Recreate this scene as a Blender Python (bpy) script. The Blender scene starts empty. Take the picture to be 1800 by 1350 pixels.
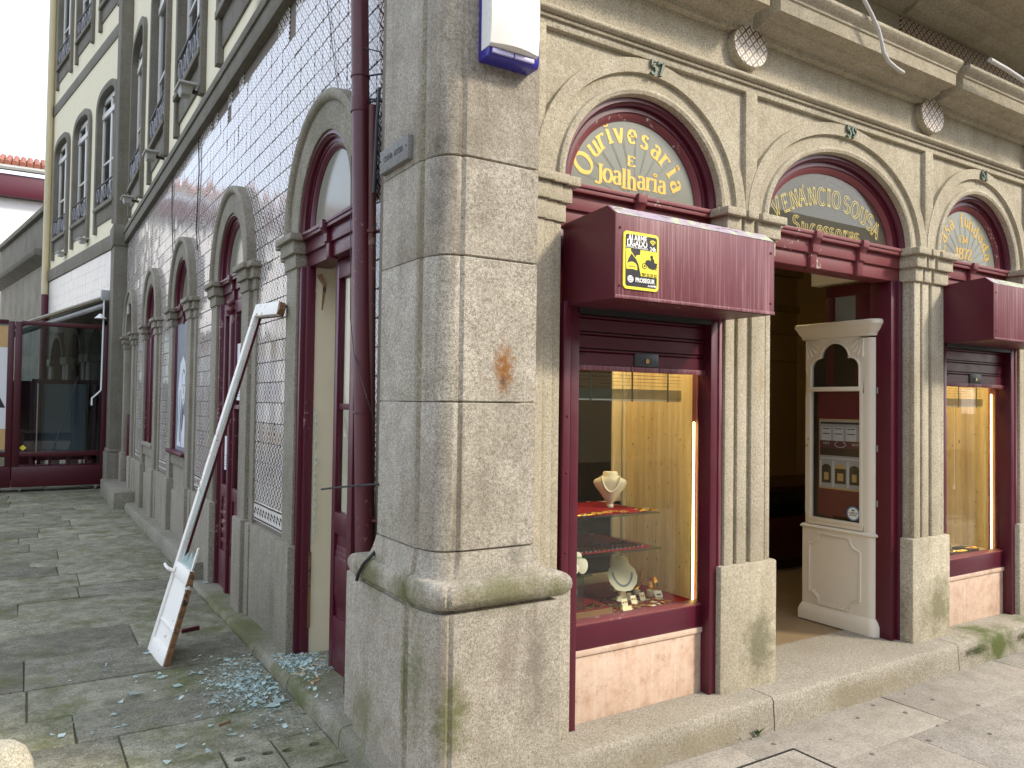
import bpy, bmesh, math, random
from mathutils import Vector, Matrix
random.seed(11)
R = math.radians
SC = bpy.context.scene
COL = SC.collection
PI = math.pi

# ------------------------------------------------------------------ camera, world, sun, exposure
F_PX, YAW, PITCH, ROLL = 1360.3, R(57.724), R(1.488), R(0.799)
CAM = Vector((0, 0, 1.6))
fw = Vector((math.cos(YAW)*math.cos(PITCH), math.sin(YAW)*math.cos(PITCH), math.sin(PITCH)))
rt = Vector((math.sin(YAW), -math.cos(YAW), 0)); up = rt.cross(fw)
rt, up = rt*math.cos(ROLL)+up*math.sin(ROLL), up*math.cos(ROLL)-rt*math.sin(ROLL)
cam = bpy.data.objects.new('camera', bpy.data.cameras.new('camera'))
COL.objects.link(cam); SC.camera = cam
cam.data.sensor_width = 36; cam.data.lens = F_PX/1800*36
cam.data.clip_start = 0.05; cam.data.clip_end = 2000
cam.matrix_world = Matrix(((rt.x, up.x, -fw.x, CAM.x), (rt.y, up.y, -fw.y, CAM.y), (rt.z, up.z, -fw.z, CAM.z), (0, 0, 0, 1)))

SUN_EL, SUN_AZ = R(36), R(-50)          # azimuth measured from +X towards +Y
sdir = Vector((math.cos(SUN_AZ)*math.cos(SUN_EL), math.sin(SUN_AZ)*math.cos(SUN_EL), math.sin(SUN_EL)))
W = bpy.data.worlds.new('World'); SC.world = W; W.use_nodes = True
nt = W.node_tree; nt.nodes.clear()
wo = nt.nodes.new('ShaderNodeOutputWorld'); wb = nt.nodes.new('ShaderNodeBackground'); sk = nt.nodes.new('ShaderNodeTexSky')
sk.sky_type = 'NISHITA'; sk.sun_disc = False; sk.sun_elevation = SUN_EL; sk.sun_rotation = math.atan2(sdir.x, sdir.y)
sk.air_density = 1.0; sk.dust_density = 2.0; sk.ozone_density = 1.0
wb.inputs['Strength'].default_value = 0.15
mx = nt.nodes.new('ShaderNodeMix'); mx.data_type = 'RGBA'; mx.inputs[0].default_value = 0.6      # thin even cloud veil over the whole sky
mx.inputs[7].default_value = (5.6, 5.9, 6.6, 1)
nt.links.new(sk.outputs[0], mx.inputs[6]); nt.links.new(mx.outputs[2], wb.inputs[0]); nt.links.new(wb.outputs[0], wo.inputs[0])
sl = bpy.data.lights.new('sun', 'SUN'); so = bpy.data.objects.new('sun', sl); COL.objects.link(so)
sl.energy = 1.6; sl.angle = R(8); sl.color = (1.0, 0.90, 0.74)
so.rotation_euler = sdir.to_track_quat('Z', 'Y').to_euler(); so.location = (20, -20, 25)
vs = SC.view_settings
vs.view_transform = 'Standard'; vs.look = 'None'; vs.exposure = 1.3; vs.gamma = 1.0; vs.use_curve_mapping = False
SC.render.engine = 'CYCLES'
SC.cycles.use_denoising = True
SC.cycles.max_bounces = 10; SC.cycles.transparent_max_bounces = 16
SC.cycles.sample_clamp_indirect = 8.0

# pixel (1800x1350 photograph) -> point on a known plane
def ray(u, v): return rt*((u-900)/F_PX) - up*((v-675)/F_PX) + fw
def onx(u, v, x): d = ray(u, v); return CAM + d*((x-CAM.x)/d.x)
def ony(u, v, y): d = ray(u, v); return CAM + d*((y-CAM.y)/d.y)
def onz(u, v, z=0.0): d = ray(u, v); return CAM + d*((z-CAM.z)/d.z)

# ------------------------------------------------------------------ materials
class N:
    def __init__(s, name):
        s.m = bpy.data.materials.new(name); s.m.use_nodes = True; s.t = s.m.node_tree; s.t.nodes.clear()
        s.out = s.n('ShaderNodeOutputMaterial')
    def n(s, k, **kw):
        x = s.t.nodes.new(k)
        for a, b in kw.items(): setattr(x, a, b)
        return x
    def l(s, a, b): s.t.links.new(a, b)
    def inp(s, node, i, v):
        if v is None: return
        if hasattr(v, 'is_linked') or hasattr(v, 'links'): s.l(v, node.inputs[i])
        else: node.inputs[i].default_value = v
    def math(s, op, a, b=None, c=None, clamp=False):
        x = s.n('ShaderNodeMath', operation=op); x.use_clamp = clamp
        s.inp(x, 0, a)
        if b is not None: s.inp(x, 1, b)
        if c is not None: s.inp(x, 2, c)
        return x.outputs[0]
    def coord(s, w='Object'): return s.n('ShaderNodeTexCoord').outputs[w]
    def pos(s): return s.n('ShaderNodeNewGeometry').outputs['Position']
    def mapping(s, vec, scale=(1, 1, 1), loc=(0, 0, 0)):
        x = s.n('ShaderNodeMapping'); s.l(vec, x.inputs[0]); x.inputs['Scale'].default_value = scale; x.inputs['Location'].default_value = loc
        return x.outputs[0]
    def noise(s, vec, scale, detail=3, rough=0.55, dist=0.0, col=False):
        x = s.n('ShaderNodeTexNoise'); s.l(vec, x.inputs['Vector']); x.inputs['Scale'].default_value = scale
        x.inputs['Detail'].default_value = detail; x.inputs['Roughness'].default_value = rough; x.inputs['Distortion'].default_value = dist
        return x.outputs['Color' if col else 'Fac']
    def voro(s, vec, scale, feat='F1', out='Distance'):
        x = s.n('ShaderNodeTexVoronoi', feature=feat); s.l(vec, x.inputs['Vector']); x.inputs['Scale'].default_value = scale
        return x.outputs[out]
    def ramp(s, f, stops, interp='LINEAR'):
        x = s.n('ShaderNodeValToRGB'); s.l(f, x.inputs[0]); e = x.color_ramp; e.interpolation = interp
        while len(e.elements) < len(stops): e.elements.new(0.5)
        for k, (p, c) in enumerate(stops):
            e.elements[k].position = p
            e.elements[k].color = (c, c, c, 1) if isinstance(c, (int, float)) else (*c, 1)
        return x.outputs[0]
    def mix(s, f, a, b, mode='MIX'):
        x = s.n('ShaderNodeMix', data_type='RGBA', blend_type=mode)
        s.inp(x, 0, f)
        for i, v in ((6, a), (7, b)):
            if isinstance(v, tuple): x.inputs[i].default_value = (*v, 1)
            else: s.l(v, x.inputs[i])
        return x.outputs[2]
    def bump(s, h, strength=0.3, dist=0.002, nrm=None):
        x = s.n('ShaderNodeBump'); x.inputs['Strength'].default_value = strength; x.inputs['Distance'].default_value = dist
        s.l(h, x.inputs['Height'])
        if nrm: s.l(nrm, x.inputs['Normal'])
        return x.outputs[0]
    def bsdf(s, col, rough=0.6, metal=0.0, nrm=None, spec=None, **kw):
        b = s.n('ShaderNodeBsdfPrincipled')
        if isinstance(col, tuple): b.inputs['Base Color'].default_value = (*col, 1)
        else: s.l(col, b.inputs['Base Color'])
        s.inp(b, 'Roughness', rough); s.inp(b, 'Metallic', metal)
        if spec is not None: b.inputs['Specular IOR Level'].default_value = spec
        if nrm: s.l(nrm, b.inputs['Normal'])
        for k, v in kw.items(): s.inp(b, k.replace('_', ' '), v)
        s.l(b.outputs[0], s.out.inputs[0]); return b

M = {}
def granite(name, c_dark, c_mid, c_light, patches=(), stain=0.35, scale=1.0, coarse=1.0, moss=0.0, streak=0.3, mott=0.0):
    """speckled granite; patches = (x, y, z, radius, vertical stretch, colour, strength)"""
    m = N(name); p = m.pos()
    f1 = m.noise(p, 215*scale, 2, 0.75); f2 = m.noise(p, 85*scale, 2, 0.6)
    sp = m.math('ADD', m.math('MULTIPLY', f1, 0.65), m.math('MULTIPLY', f2, 0.35))
    col = m.ramp(sp, [(0.36, tuple(x*0.82 for x in c_dark)), (0.485, c_mid), (0.62, c_light)])
    rnd = m.n('ShaderNodeObjectInfo').outputs['Random']
    col = m.mix(m.math('MULTIPLY', rnd, 0.30), col, (c_dark[0]*1.02, c_dark[1], c_dark[2]*0.95))
    big = m.noise(p, 2.3, 5, 0.65)
    col = m.mix(m.ramp(big, [(0.42, 0.0), (0.72, stain)]), col, (c_dark[0]*0.9, c_dark[1]*0.86, c_dark[2]*0.76))
    if streak:
        st = m.noise(m.mapping(p, (14, 14, 0.9)), 1.0, 4, 0.6)
        col = m.mix(m.ramp(st, [(0.50, 0.0), (0.75, streak)]), col, (c_dark[0]*0.95, c_dark[1]*0.88, c_dark[2]*0.75))
    if mott:
        mo2 = m.noise(p, 9, 7, 0.72)
        col = m.mix(m.ramp(mo2, [(0.36, mott), (0.52, 0.0)]), col, tuple(x*0.62 for x in c_dark))
        col = m.mix(m.ramp(mo2, [(0.52, 0.0), (0.70, mott*0.9)]), col, c_light)
    if moss:
        mo = m.noise(p, 3.1, 6, 0.72)
        col = m.mix(m.ramp(mo, [(0.50, 0.0), (0.68, moss)]), col, (0.105, 0.118, 0.042))
    for (x, y, z, r, sz, c, k) in patches:
        v = m.n('ShaderNodeVectorMath', operation='SUBTRACT'); m.l(p, v.inputs[0]); v.inputs[1].default_value = (x, y, z)
        v2 = m.n('ShaderNodeVectorMath', operation='MULTIPLY'); m.l(v.outputs[0], v2.inputs[0]); v2.inputs[1].default_value = (1/r, 1/r, 1/(r*sz))
        ln = m.n('ShaderNodeVectorMath', operation='LENGTH'); m.l(v2.outputs[0], ln.inputs[0])
        nz = m.noise(p, 2.2/r, 5, 0.7)
        q = m.math('ADD', ln.outputs['Value'], m.math('MULTIPLY', m.math('SUBTRACT', nz, 0.5), 2.2))
        col = m.mix(m.ramp(q, [(0.25, k), (1.0, 0.0)]), col, c)
    h = m.math('ADD', m.math('MULTIPLY', f1, 0.5), m.math('MULTIPLY', m.noise(p, 60*scale, 3, 0.6), 0.7))
    m.bsdf(col, 0.85, nrm=m.bump(h, 0.75*coarse, 0.006), spec=0.25)
    M[name] = m.m; return m.m

MOSS = (0.10, 0.105, 0.03); BLACK = (0.045, 0.04, 0.035); RUST = (0.22, 0.085, 0.012)
granite('granite_corner', (0.185, 0.163, 0.128), (0.365, 0.33, 0.27), (0.59, 0.55, 0.465), patches=[
    (1.622, 2.63, 1.74, 0.055, 2.3, RUST, 0.95), (1.62, 2.63, 1.69, 0.02, 1.5, (0.09, 0.05, 0.03), 0.8),
    (1.36, 2.70, 2.42, 0.10, 2.6, BLACK, 0.4), (1.36, 2.70, 2.62, 0.06, 1.2, BLACK, 0.4),
    (1.32, 2.80, 0.86, 0.17, 0.5, MOSS, 0.75), (1.60, 2.56, 0.87, 0.28, 0.35, MOSS, 0.65), (1.85, 2.58, 0.86, 0.10, 0.6, MOSS, 0.7), (1.28, 3.15, 0.86, 0.2, 0.5, MOSS, 0.75),
    (1.38, 2.58, 0.42, 0.10, 1.8, MOSS, 0.75), (1.32, 2.72, 0.55, 0.07, 4.5, MOSS, 0.6), (1.285, 2.80, 0.5, 0.035, 9, MOSS, 0.75), (1.285, 3.2, 0.25, 0.22, 0.8, MOSS, 0.55),
    (1.68, 2.62, 1.0, 0.06, 1.3, BLACK, 0.4), (1.75, 2.575, 0.55, 0.09, 3.0, (0.15, 0.125, 0.10), 0.55), (1.62, 2.575, 0.6, 0.07, 2.4, (0.18, 0.145, 0.115), 0.5),
    (1.318, 2.79, 2.2, 0.03, 40, (0.16, 0.13, 0.06), 0.55), (1.43, 2.63, 1.3, 0.02, 30, (0.14, 0.12, 0.075), 0.7)], stain=0.45, streak=0.4, mott=0.2)
granite('granite_warm', (0.25, 0.218, 0.158), (0.435, 0.39, 0.293), (0.63, 0.575, 0.45), patches=[
    (3.26, 2.725, 0.36, 0.16, 1.3, (0.12, 0.115, 0.065), 0.8), (4.95, 2.725, 0.36, 0.20, 1.1, (0.15, 0.14, 0.07), 0.8), (4.70, 2.8, 0.35, 0.06, 4, BLACK, 0.6),
    (3.28, 2.74, 1.75, 0.03, 4.5, (0.30, 0.23, 0.12), 0.6)], stain=0.4, streak=0.35, mott=0.14)
granite('granite_grey', (0.15, 0.135, 0.105), (0.27, 0.245, 0.195), (0.43, 0.40, 0.33), stain=0.45, moss=0.25, streak=0.45)
granite('granite_kerb', (0.17, 0.15, 0.115), (0.31, 0.28, 0.225), (0.50, 0.465, 0.39), patches=[
    (5.35, 2.58, 0.09, 0.33, 0.5, (0.075, 0.095, 0.018), 0.95), (6.0, 2.58, 0.09, 0.35, 0.4, (0.075, 0.095, 0.018), 0.9), (2.6, 2.575, 0.05, 0.5, 0.16, (0.20, 0.17, 0.10), 0.6), (4.0, 2.575, 0.05, 0.6, 0.16, (0.20, 0.17, 0.10), 0.6)], stain=0.35, streak=0.0)
granite('granite_alley_kerb', (0.12, 0.115, 0.085), (0.23, 0.215, 0.17), (0.38, 0.36, 0.30), patches=[
    (1.25, 4.1, 0.07, 0.5, 0.25, (0.085, 0.095, 0.025), 0.8), (1.25, 5.4, 0.05, 0.7, 0.25, (0.085, 0.095, 0.025), 0.8), (1.25, 6.3, 0.05, 0.5, 0.4, (0.085, 0.095, 0.025), 0.7)], stain=0.4, moss=0.55, streak=0.0)
granite('slab_alley', (0.125, 0.124, 0.085), (0.25, 0.242, 0.175), (0.41, 0.40, 0.305), stain=0.55, moss=1.0, streak=0.0, scale=0.7, mott=0.55)
granite('slab_alley_dark', (0.10, 0.097, 0.072), (0.19, 0.183, 0.137), (0.31, 0.30, 0.235), stain=0.5, moss=0.7, streak=0.0, scale=0.7, mott=0.55)
granite('slab_pavement', (0.21, 0.188, 0.155), (0.335, 0.305, 0.26), (0.48, 0.445, 0.385), stain=0.4, moss=0.0, streak=0.0, coarse=0.5, scale=0.8, mott=0.3)
granite('stone_dark', (0.11, 0.10, 0.08), (0.19, 0.175, 0.14), (0.30, 0.28, 0.23), stain=0.5, moss=0.15, streak=0.5)
granite('slate_plaque', (0.15, 0.15, 0.145), (0.22, 0.22, 0.21), (0.30, 0.30, 0.285), stain=0.2, streak=0.1, coarse=0.25)
granite('bollard_stone', (0.26, 0.235, 0.17), (0.40, 0.365, 0.28), (0.56, 0.52, 0.41), stain=0.4, moss=0.35, streak=0.0)

def paint(name, col, rough=0.4, wear=0.0, wcol=(0.45, 0.40, 0.33), streak=None, var=0.25, spec=0.5, wscale=26):
    m = N(name); p = m.pos()
    c = m.mix(m.ramp(m.noise(p, 5, 5, 0.6), [(0.35, 0.0), (0.75, var)]), col, tuple(x*0.62 for x in col))
    if streak:
        s = m.noise(m.mapping(p, (95, 95, 1.6)), 1.0, 5, 0.68)
        s2 = m.noise(m.mapping(p, (7, 7, 1.2)), 1.0, 3, 0.5)
        c = m.mix(m.ramp(m.math('MULTIPLY', s, m.math('ADD', s2, 0.5)), [(0.46, 0.0), (0.66, 0.85)]), c, streak)
    if wear:
        w = m.noise(p, wscale, 6, 0.72); w2 = m.noise(p, 2.6, 3, 0.5)
        c = m.mix(m.ramp(m.math('MULTIPLY', w, m.math('ADD', w2, 0.5)), [(0.70-wear*0.2, 0.0), (0.72-wear*0.2, 1.0)]), c, wcol)
    ro = m.math('ADD', m.math('MULTIPLY', m.noise(p, 14, 4, 0.6), 0.25), rough-0.12)
    m.bsdf(c, ro, nrm=m.bump(m.noise(p, 45, 4, 0.6), 0.12, 0.003), spec=spec)
    M[name] = m.m; return m.m
BURG = (0.078, 0.0058, 0.018)
paint('burgundy', BURG, 0.36)
paint('burgundy_worn', (0.085, 0.008, 0.02), 0.45, wear=0.30, wcol=(0.30, 0.20, 0.17), wscale=30)
paint('burgundy_faded', (0.135, 0.026, 0.040), 0.5, streak=(0.30, 0.15, 0.16), var=0.2)
paint('burgundy_pink', (0.17, 0.034, 0.040), 0.55, wear=0.1, var=0.35)
paint('burgundy_terrace', (0.060, 0.0035, 0.010), 0.4, var=0.3)
paint('door_white', (0.78, 0.76, 0.70), 0.5, wear=0.25, wcol=(0.30, 0.20, 0.10), var=0.1)
paint('cabinet_white', (0.72, 0.67, 0.55), 0.42, var=0.12)
paint('cream', (0.66, 0.60, 0.45), 0.55, var=0.15)
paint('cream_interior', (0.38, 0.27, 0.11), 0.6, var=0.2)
paint('plaster_yellow', (0.74, 0.68, 0.49), 0.85, var=0.16, spec=0.2)
paint('plaster_white', (0.78, 0.77, 0.77), 0.85, var=0.08, spec=0.2)
paint('window_white', (0.62, 0.60, 0.55), 0.5, wear=0.2, var=0.2)
paint('wood_dark', (0.035, 0.011, 0.006), 0.35, var=0.4)
paint('wood_red', (0.07, 0.012, 0.008), 0.35, var=0.4)
paint('raw_wood', (0.20, 0.10, 0.04), 0.75, wear=0.6, wcol=(0.04, 0.025, 0.015), var=0.6)
paint('splinter_wood', (0.50, 0.36, 0.20), 0.8, wear=0.4, wcol=(0.6, 0.56, 0.5), var=0.4)
paint('iron_black', (0.012, 0.012, 0.013), 0.5, var=0.2)
paint('iron_grey', (0.25, 0.25, 0.26), 0.55, var=0.4)
paint('pipe_red', (0.080, 0.010, 0.016), 0.42, wear=0.06, wcol=(0.25, 0.12, 0.11), var=0.35)
paint('pipe_rust', (0.085, 0.02, 0.016), 0.6, wear=0.35, wcol=(0.2, 0.12, 0.09), var=0.5)
paint('pvc_grey', (0.48, 0.47, 0.45), 0.4, var=0.2)
paint('pvc_yellow', (0.55, 0.47, 0.28), 0.5, var=0.2)
paint('siren_white', (0.74, 0.73, 0.68), 0.28, var=0.05)
paint('siren_blue', (0.035, 0.028, 0.28), 0.3, var=0.1)
paint('siren_lens', (0.45, 0.43, 0.68), 0.2, var=0.1)
paint('lamp_grey', (0.38, 0.38, 0.36), 0.5, var=0.3)
paint('canvas', (0.72, 0.70, 0.64), 0.8, var=0.12)
paint('canvas_under_lit', (0.62, 0.52, 0.34), 0.8, var=0.2)  # light tan stands in for daylight coming through the canvas
paint('roof_clay', (0.33, 0.13, 0.085), 0.8, var=0.5, spec=0.2)
paint('dark_room', (0.03, 0.026, 0.02), 0.8, var=0.3)
paint('mortar', (0.20, 0.175, 0.145), 0.9, var=0.4, spec=0.15)
paint('joint', (0.10, 0.10, 0.055), 0.95, var=0.4, spec=0.1)
paint('asphalt', (0.06, 0.06, 0.055), 0.9, var=0.3, spec=0.2)
paint('lock_plate', (0.035, 0.042, 0.05), 0.4, var=0.4)
paint('bronze_green', (0.11, 0.15, 0.11), 0.55, var=0.5)
paint('paper', (0.72, 0.72, 0.72), 0.7, var=0.06)
paint('price_paper', (0.75, 0.70, 0.40), 0.7, var=0.05)
paint('ink', (0.02, 0.02, 0.025), 0.6, var=0.1)
paint('grey_ink', (0.22, 0.22, 0.25), 0.6, var=0.2)
paint('sign_black', (0.022, 0.022, 0.026), 0.35, var=0.1)
paint('sign_yellow', (0.80, 0.68, 0.06), 0.35, var=0.08)
paint('sign_white', (0.80, 0.80, 0.78), 0.35, var=0.05)
paint('blue_ring', (0.10, 0.28, 0.50), 0.4, var=0.1)
paint('poster_red', (0.13, 0.007, 0.028), 0.45, var=0.2)
paint('poster_grey', (0.40, 0.40, 0.45), 0.45, var=0.35)
paint('poster_light', (0.62, 0.62, 0.68), 0.45, var=0.25)
paint('poster_dark', (0.03, 0.02, 0.025), 0.45, var=0.4)
paint('poster_plum', (0.11, 0.03, 0.055), 0.45, var=0.3)
paint('poster_gold', (0.55, 0.36, 0.15), 0.45, var=0.3)
paint('velvet', (0.17, 0.010, 0.014), 0.9, var=0.4, spec=0.1)
paint('bust_cream', (0.72, 0.66, 0.48), 0.6, var=0.08)
paint('black_stand', (0.012, 0.012, 0.013), 0.5)
paint('green_band', (0.04, 0.13, 0.06), 0.5)
paint('blind_green', (0.030, 0.060, 0.045), 0.4, var=0.2)
paint('blind_cream', (0.50, 0.42, 0.24), 0.5, var=0.1)
paint('leaf', (0.055, 0.12, 0.02), 0.6, var=0.4)
paint('moss_green', (0.045, 0.065, 0.010), 0.9, var=0.5, spec=0.1)
paint('oak', (0.20, 0.10, 0.035), 0.5, var=0.5)
paint('lint_floor', (0.24, 0.17, 0.09), 0.6, var=0.4)
paint('gum', (0.15, 0.135, 0.11), 0.8, var=0.2)
paint('mural_grey', (0.20, 0.215, 0.25), 0.6, var=0.7)
paint('mural_white', (0.62, 0.64, 0.68), 0.6, var=0.35)
paint('mural_dark', (0.045, 0.05, 0.065), 0.6, var=0.4)
paint('curtain', (0.30, 0.27, 0.215), 0.85, var=0.3, spec=0.1)

granite('stone_brown', (0.22, 0.185, 0.13), (0.38, 0.33, 0.24), (0.53, 0.47, 0.36), stain=0.6, moss=0.1, streak=0.3)
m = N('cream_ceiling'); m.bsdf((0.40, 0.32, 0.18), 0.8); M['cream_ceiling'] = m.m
def metal(name, col, rough):
    m = N(name); p = m.pos()
    m.bsdf(col, m.math('ADD', m.math('MULTIPLY', m.noise(p, 90, 3, 0.6), 0.2), rough-0.1), 1.0); M[name] = m.m
metal('gold', (0.78, 0.50, 0.15), 0.28); metal('silver', (0.72, 0.70, 0.66), 0.28); metal('brass', (0.55, 0.38, 0.13), 0.35); metal('alu', (0.55, 0.55, 0.55), 0.4)
m = N('gold_leaf'); p = m.pos()
c = m.mix(m.ramp(m.noise(p, 60, 5, 0.7), [(0.4, 0.0), (0.7, 0.6)]), (0.62, 0.40, 0.07), (0.36, 0.22, 0.05))
m.bsdf(c, 0.45, 0.25); M['gold_leaf'] = m.m
m = N('gold_line'); m.bsdf((0.56, 0.46, 0.12), 0.5); M['gold_line'] = m.m
m = N('pearl'); m.bsdf((0.72, 0.66, 0.52), 0.22); M['pearl'] = m.m

def glass(name, tint=(1, 1, 1), ior=1.5, rough=0.0, diff=None, dmix=0.0):
    m = N(name); t = m.n('ShaderNodeBsdfTransparent'); t.inputs[0].default_value = (*tint, 1)
    g = m.n('ShaderNodeBsdfGlossy'); g.inputs['Roughness'].default_value = rough
    ge = m.n('ShaderNodeNewGeometry'); dt = m.n('ShaderNodeVectorMath', operation='DOT_PRODUCT'); m.l(ge.outputs['Normal'], dt.inputs[0]); m.l(ge.outputs['Incoming'], dt.inputs[1])
    f0 = ((ior-1)/(ior+1))**2; fz = m.math('ADD', m.math('MULTIPLY', m.math('POWER', m.math('SUBTRACT', 1.0, m.math('ABSOLUTE', dt.outputs['Value'])), 5.0), 1-f0), f0)
    sh = t.outputs[0]
    if diff:
        d = m.n('ShaderNodeBsdfDiffuse'); d.inputs[0].default_value = (*diff, 1)
        x = m.n('ShaderNodeMixShader'); x.inputs[0].default_value = dmix; m.l(sh, x.inputs[1]); m.l(d.outputs[0], x.inputs[2]); sh = x.outputs[0]
    x = m.n('ShaderNodeMixShader'); m.l(fz, x.inputs[0]); m.l(sh, x.inputs[1]); m.l(g.outputs[0], x.inputs[2])
    m.l(x.outputs[0], m.out.inputs[0]); M[name] = m.m
glass('glass', (0.93, 0.95, 0.93)); glass('glass_far', (0.5, 0.55, 0.57), 2.6); glass('glass_old', (0.85, 0.86, 0.80), 1.5, 0.01, (0.38, 0.38, 0.32), 0.10); glass('glass_dark', (0.35, 0.38, 0.38), 1.6)
glass('glass_shelf', (0.70, 0.80, 0.74), 1.5); glass('glass_wavy', (0.5, 0.52, 0.48), 1.6, 0.12, (0.42, 0.41, 0.32), 0.55)
glass('glass_etched', (0.6, 0.62, 0.56), 1.5, 0.12, (0.235, 0.245, 0.20), 0.97)
glass('glass_ray', (0.6, 0.6, 0.55), 1.2, 0.4, (0.30, 0.305, 0.26), 0.8)
glass('glass_shard', (0.88, 0.96, 0.95), 1.52, 0.02, (0.62, 0.74, 0.72), 0.42)
glass('glass_terrace', (0.62, 0.68, 0.70), 1.5)
glass('glass_frost', (0.5, 0.55, 0.55), 1.5, 0.05, (0.30, 0.36, 0.38), 0.75)

def emis(name, col, k):
    m = N(name); e = m.n('ShaderNodeEmission'); e.inputs[0].default_value = (*col, 1); e.inputs[1].default_value = k
    m.l(e.outputs[0], m.out.inputs[0]); M[name] = m.m
emis('led_top', (1.0, 0.74, 0.34), 62.0); emis('led', (1.0, 0.76, 0.26), 6.0); emis('tube_lamp', (1.0, 0.78, 0.42), 26.0)

# travertine, marble
m = N('travertine'); p = m.pos()
v = m.noise(m.mapping(p, (22, 22, 0.7)), 1.0, 6, 0.65); v2 = m.noise(m.mapping(p, (70, 70, 9)), 1.0, 4, 0.7)
c = m.ramp(m.math('ADD', m.math('MULTIPLY', v, 0.7), m.math('MULTIPLY', v2, 0.3)), [(0.30, (0.36, 0.27, 0.14)), (0.5, (0.55, 0.44, 0.26)), (0.68, (0.68, 0.58, 0.40))])
c = m.mix(m.ramp(m.noise(m.mapping(p, (60, 60, 26)), 1.0, 2, 0.5), [(0.70, 0.0), (0.74, 0.9)]), c, (0.11, 0.07, 0.035))
m.bsdf(c, 0.35); M['travertine'] = m.m
m = N('pink_marble'); p = m.pos()
w = m.noise(p, 9, 5, 0.65, col=True)
wv = m.n('ShaderNodeMix', data_type='RGBA', blend_type='LINEAR_LIGHT'); wv.inputs[0].default_value = 0.12; m.l(p, wv.inputs[6]); m.l(w, wv.inputs[7])
e = m.voro(wv.outputs[2], 16, 'DISTANCE_TO_EDGE')
c = m.ramp(m.noise(p, 13, 5, 0.65), [(0.3, (0.44, 0.28, 0.20)), (0.52, (0.58, 0.42, 0.315)), (0.72, (0.62, 0.49, 0.39))])
c = m.mix(m.math('MULTIPLY', m.ramp(e, [(0.0, 1.0), (0.030, 0.0)]), m.ramp(m.noise(p, 7, 3), [(0.45, 0.0), (0.62, 0.75)])), c, (0.24, 0.13, 0.09))
st = m.noise(m.mapping(p, (38, 38, 1.2)), 1.0, 3, 0.6)
c = m.mix(m.ramp(st, [(0.52, 0.0), (0.7, 0.4)]), c, (0.66, 0.56, 0.47))
m.bsdf(c, 0.45, nrm=m.bump(m.noise(p, 60, 3), 0.1, 0.002)); M['pink_marble'] = m.m

# azulejo: diamond lattice from the tile's own UV
def azulejo(name, lattice=(0.060, 0.026, 0.036), base=(0.74, 0.72, 0.67), border=False, rough=0.11, nd=2.0):
    m = N(name); uv = m.coord('UV'); sp = m.n('ShaderNodeSeparateXYZ'); m.l(uv, sp.inputs[0]); u, v = sp.outputs[0], sp.outputs[1]
    if border:
        a = m.math('ABSOLUTE', m.math('SUBTRACT', m.math('FRACT', m.math('MULTIPLY', u, 2.0)), 0.5))
        wv = m.math('ADD', m.math('MULTIPLY', m.math('SINE', m.math('MULTIPLY', u, 4*PI)), 0.12), 0.52)
        d = m.math('ABSOLUTE', m.math('SUBTRACT', v, wv))
        k = m.math('LESS_THAN', d, 0.06)
        k = m.math('MAXIMUM', k, m.math('LESS_THAN', m.math('ABSOLUTE', m.math('SUBTRACT', v, 0.12)), 0.045))
        k = m.math('MAXIMUM', k, m.math('LESS_THAN', m.math('ABSOLUTE', m.math('SUBTRACT', v, 0.90)), 0.045))
        k = m.math('MAXIMUM', k, m.math('MULTIPLY', m.math('LESS_THAN', a, 0.12), m.math('LESS_THAN', m.math('ABSOLUTE', m.math('SUBTRACT', v, 0.5)), 0.2)))
    else:
        p1 = m.math('ABSOLUTE', m.math('SUBTRACT', m.math('FRACT', m.math('MULTIPLY', m.math('ADD', u, v), nd)), 0.5))
        p2 = m.math('ABSOLUTE', m.math('SUBTRACT', m.math('FRACT', m.math('ADD', m.math('MULTIPLY', m.math('SUBTRACT', u, v), nd), 6.0)), 0.5))
        k = m.math('GREATER_THAN', m.math('MAXIMUM', p1, p2), 0.38)
        k = m.math('MAXIMUM', k, m.math('LESS_THAN', m.math('ADD', p1, p2), 0.17))
    pos = m.pos()
    b = m.mix(m.ramp(m.noise(pos, 3.5, 5, 0.7), [(0.4, 0.0), (0.7, 0.5)]), base, (base[0]*0.72, base[1]*0.70, base[2]*0.66))
    ri = m.n('ShaderNodeObjectInfo').outputs['Random']
    b = m.mix(m.math('MULTIPLY', ri, 0.25), b, (0.50, 0.42, 0.32))
    c = m.mix(k, b, lattice)
    m.bsdf(c, m.math('ADD', m.math('MULTIPLY', m.noise(pos, 30, 3), 0.18), rough-0.08), nrm=m.bump(m.noise(pos, 16, 3, 0.55), 0.22, 0.004), spec=0.85)
    M[name] = m.m
azulejo('tile'); azulejo('tile_border', border=True)
azulejo('tile_lit', (0.065, 0.03, 0.032), (0.56, 0.48, 0.34), rough=0.35, nd=2.5)

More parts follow.
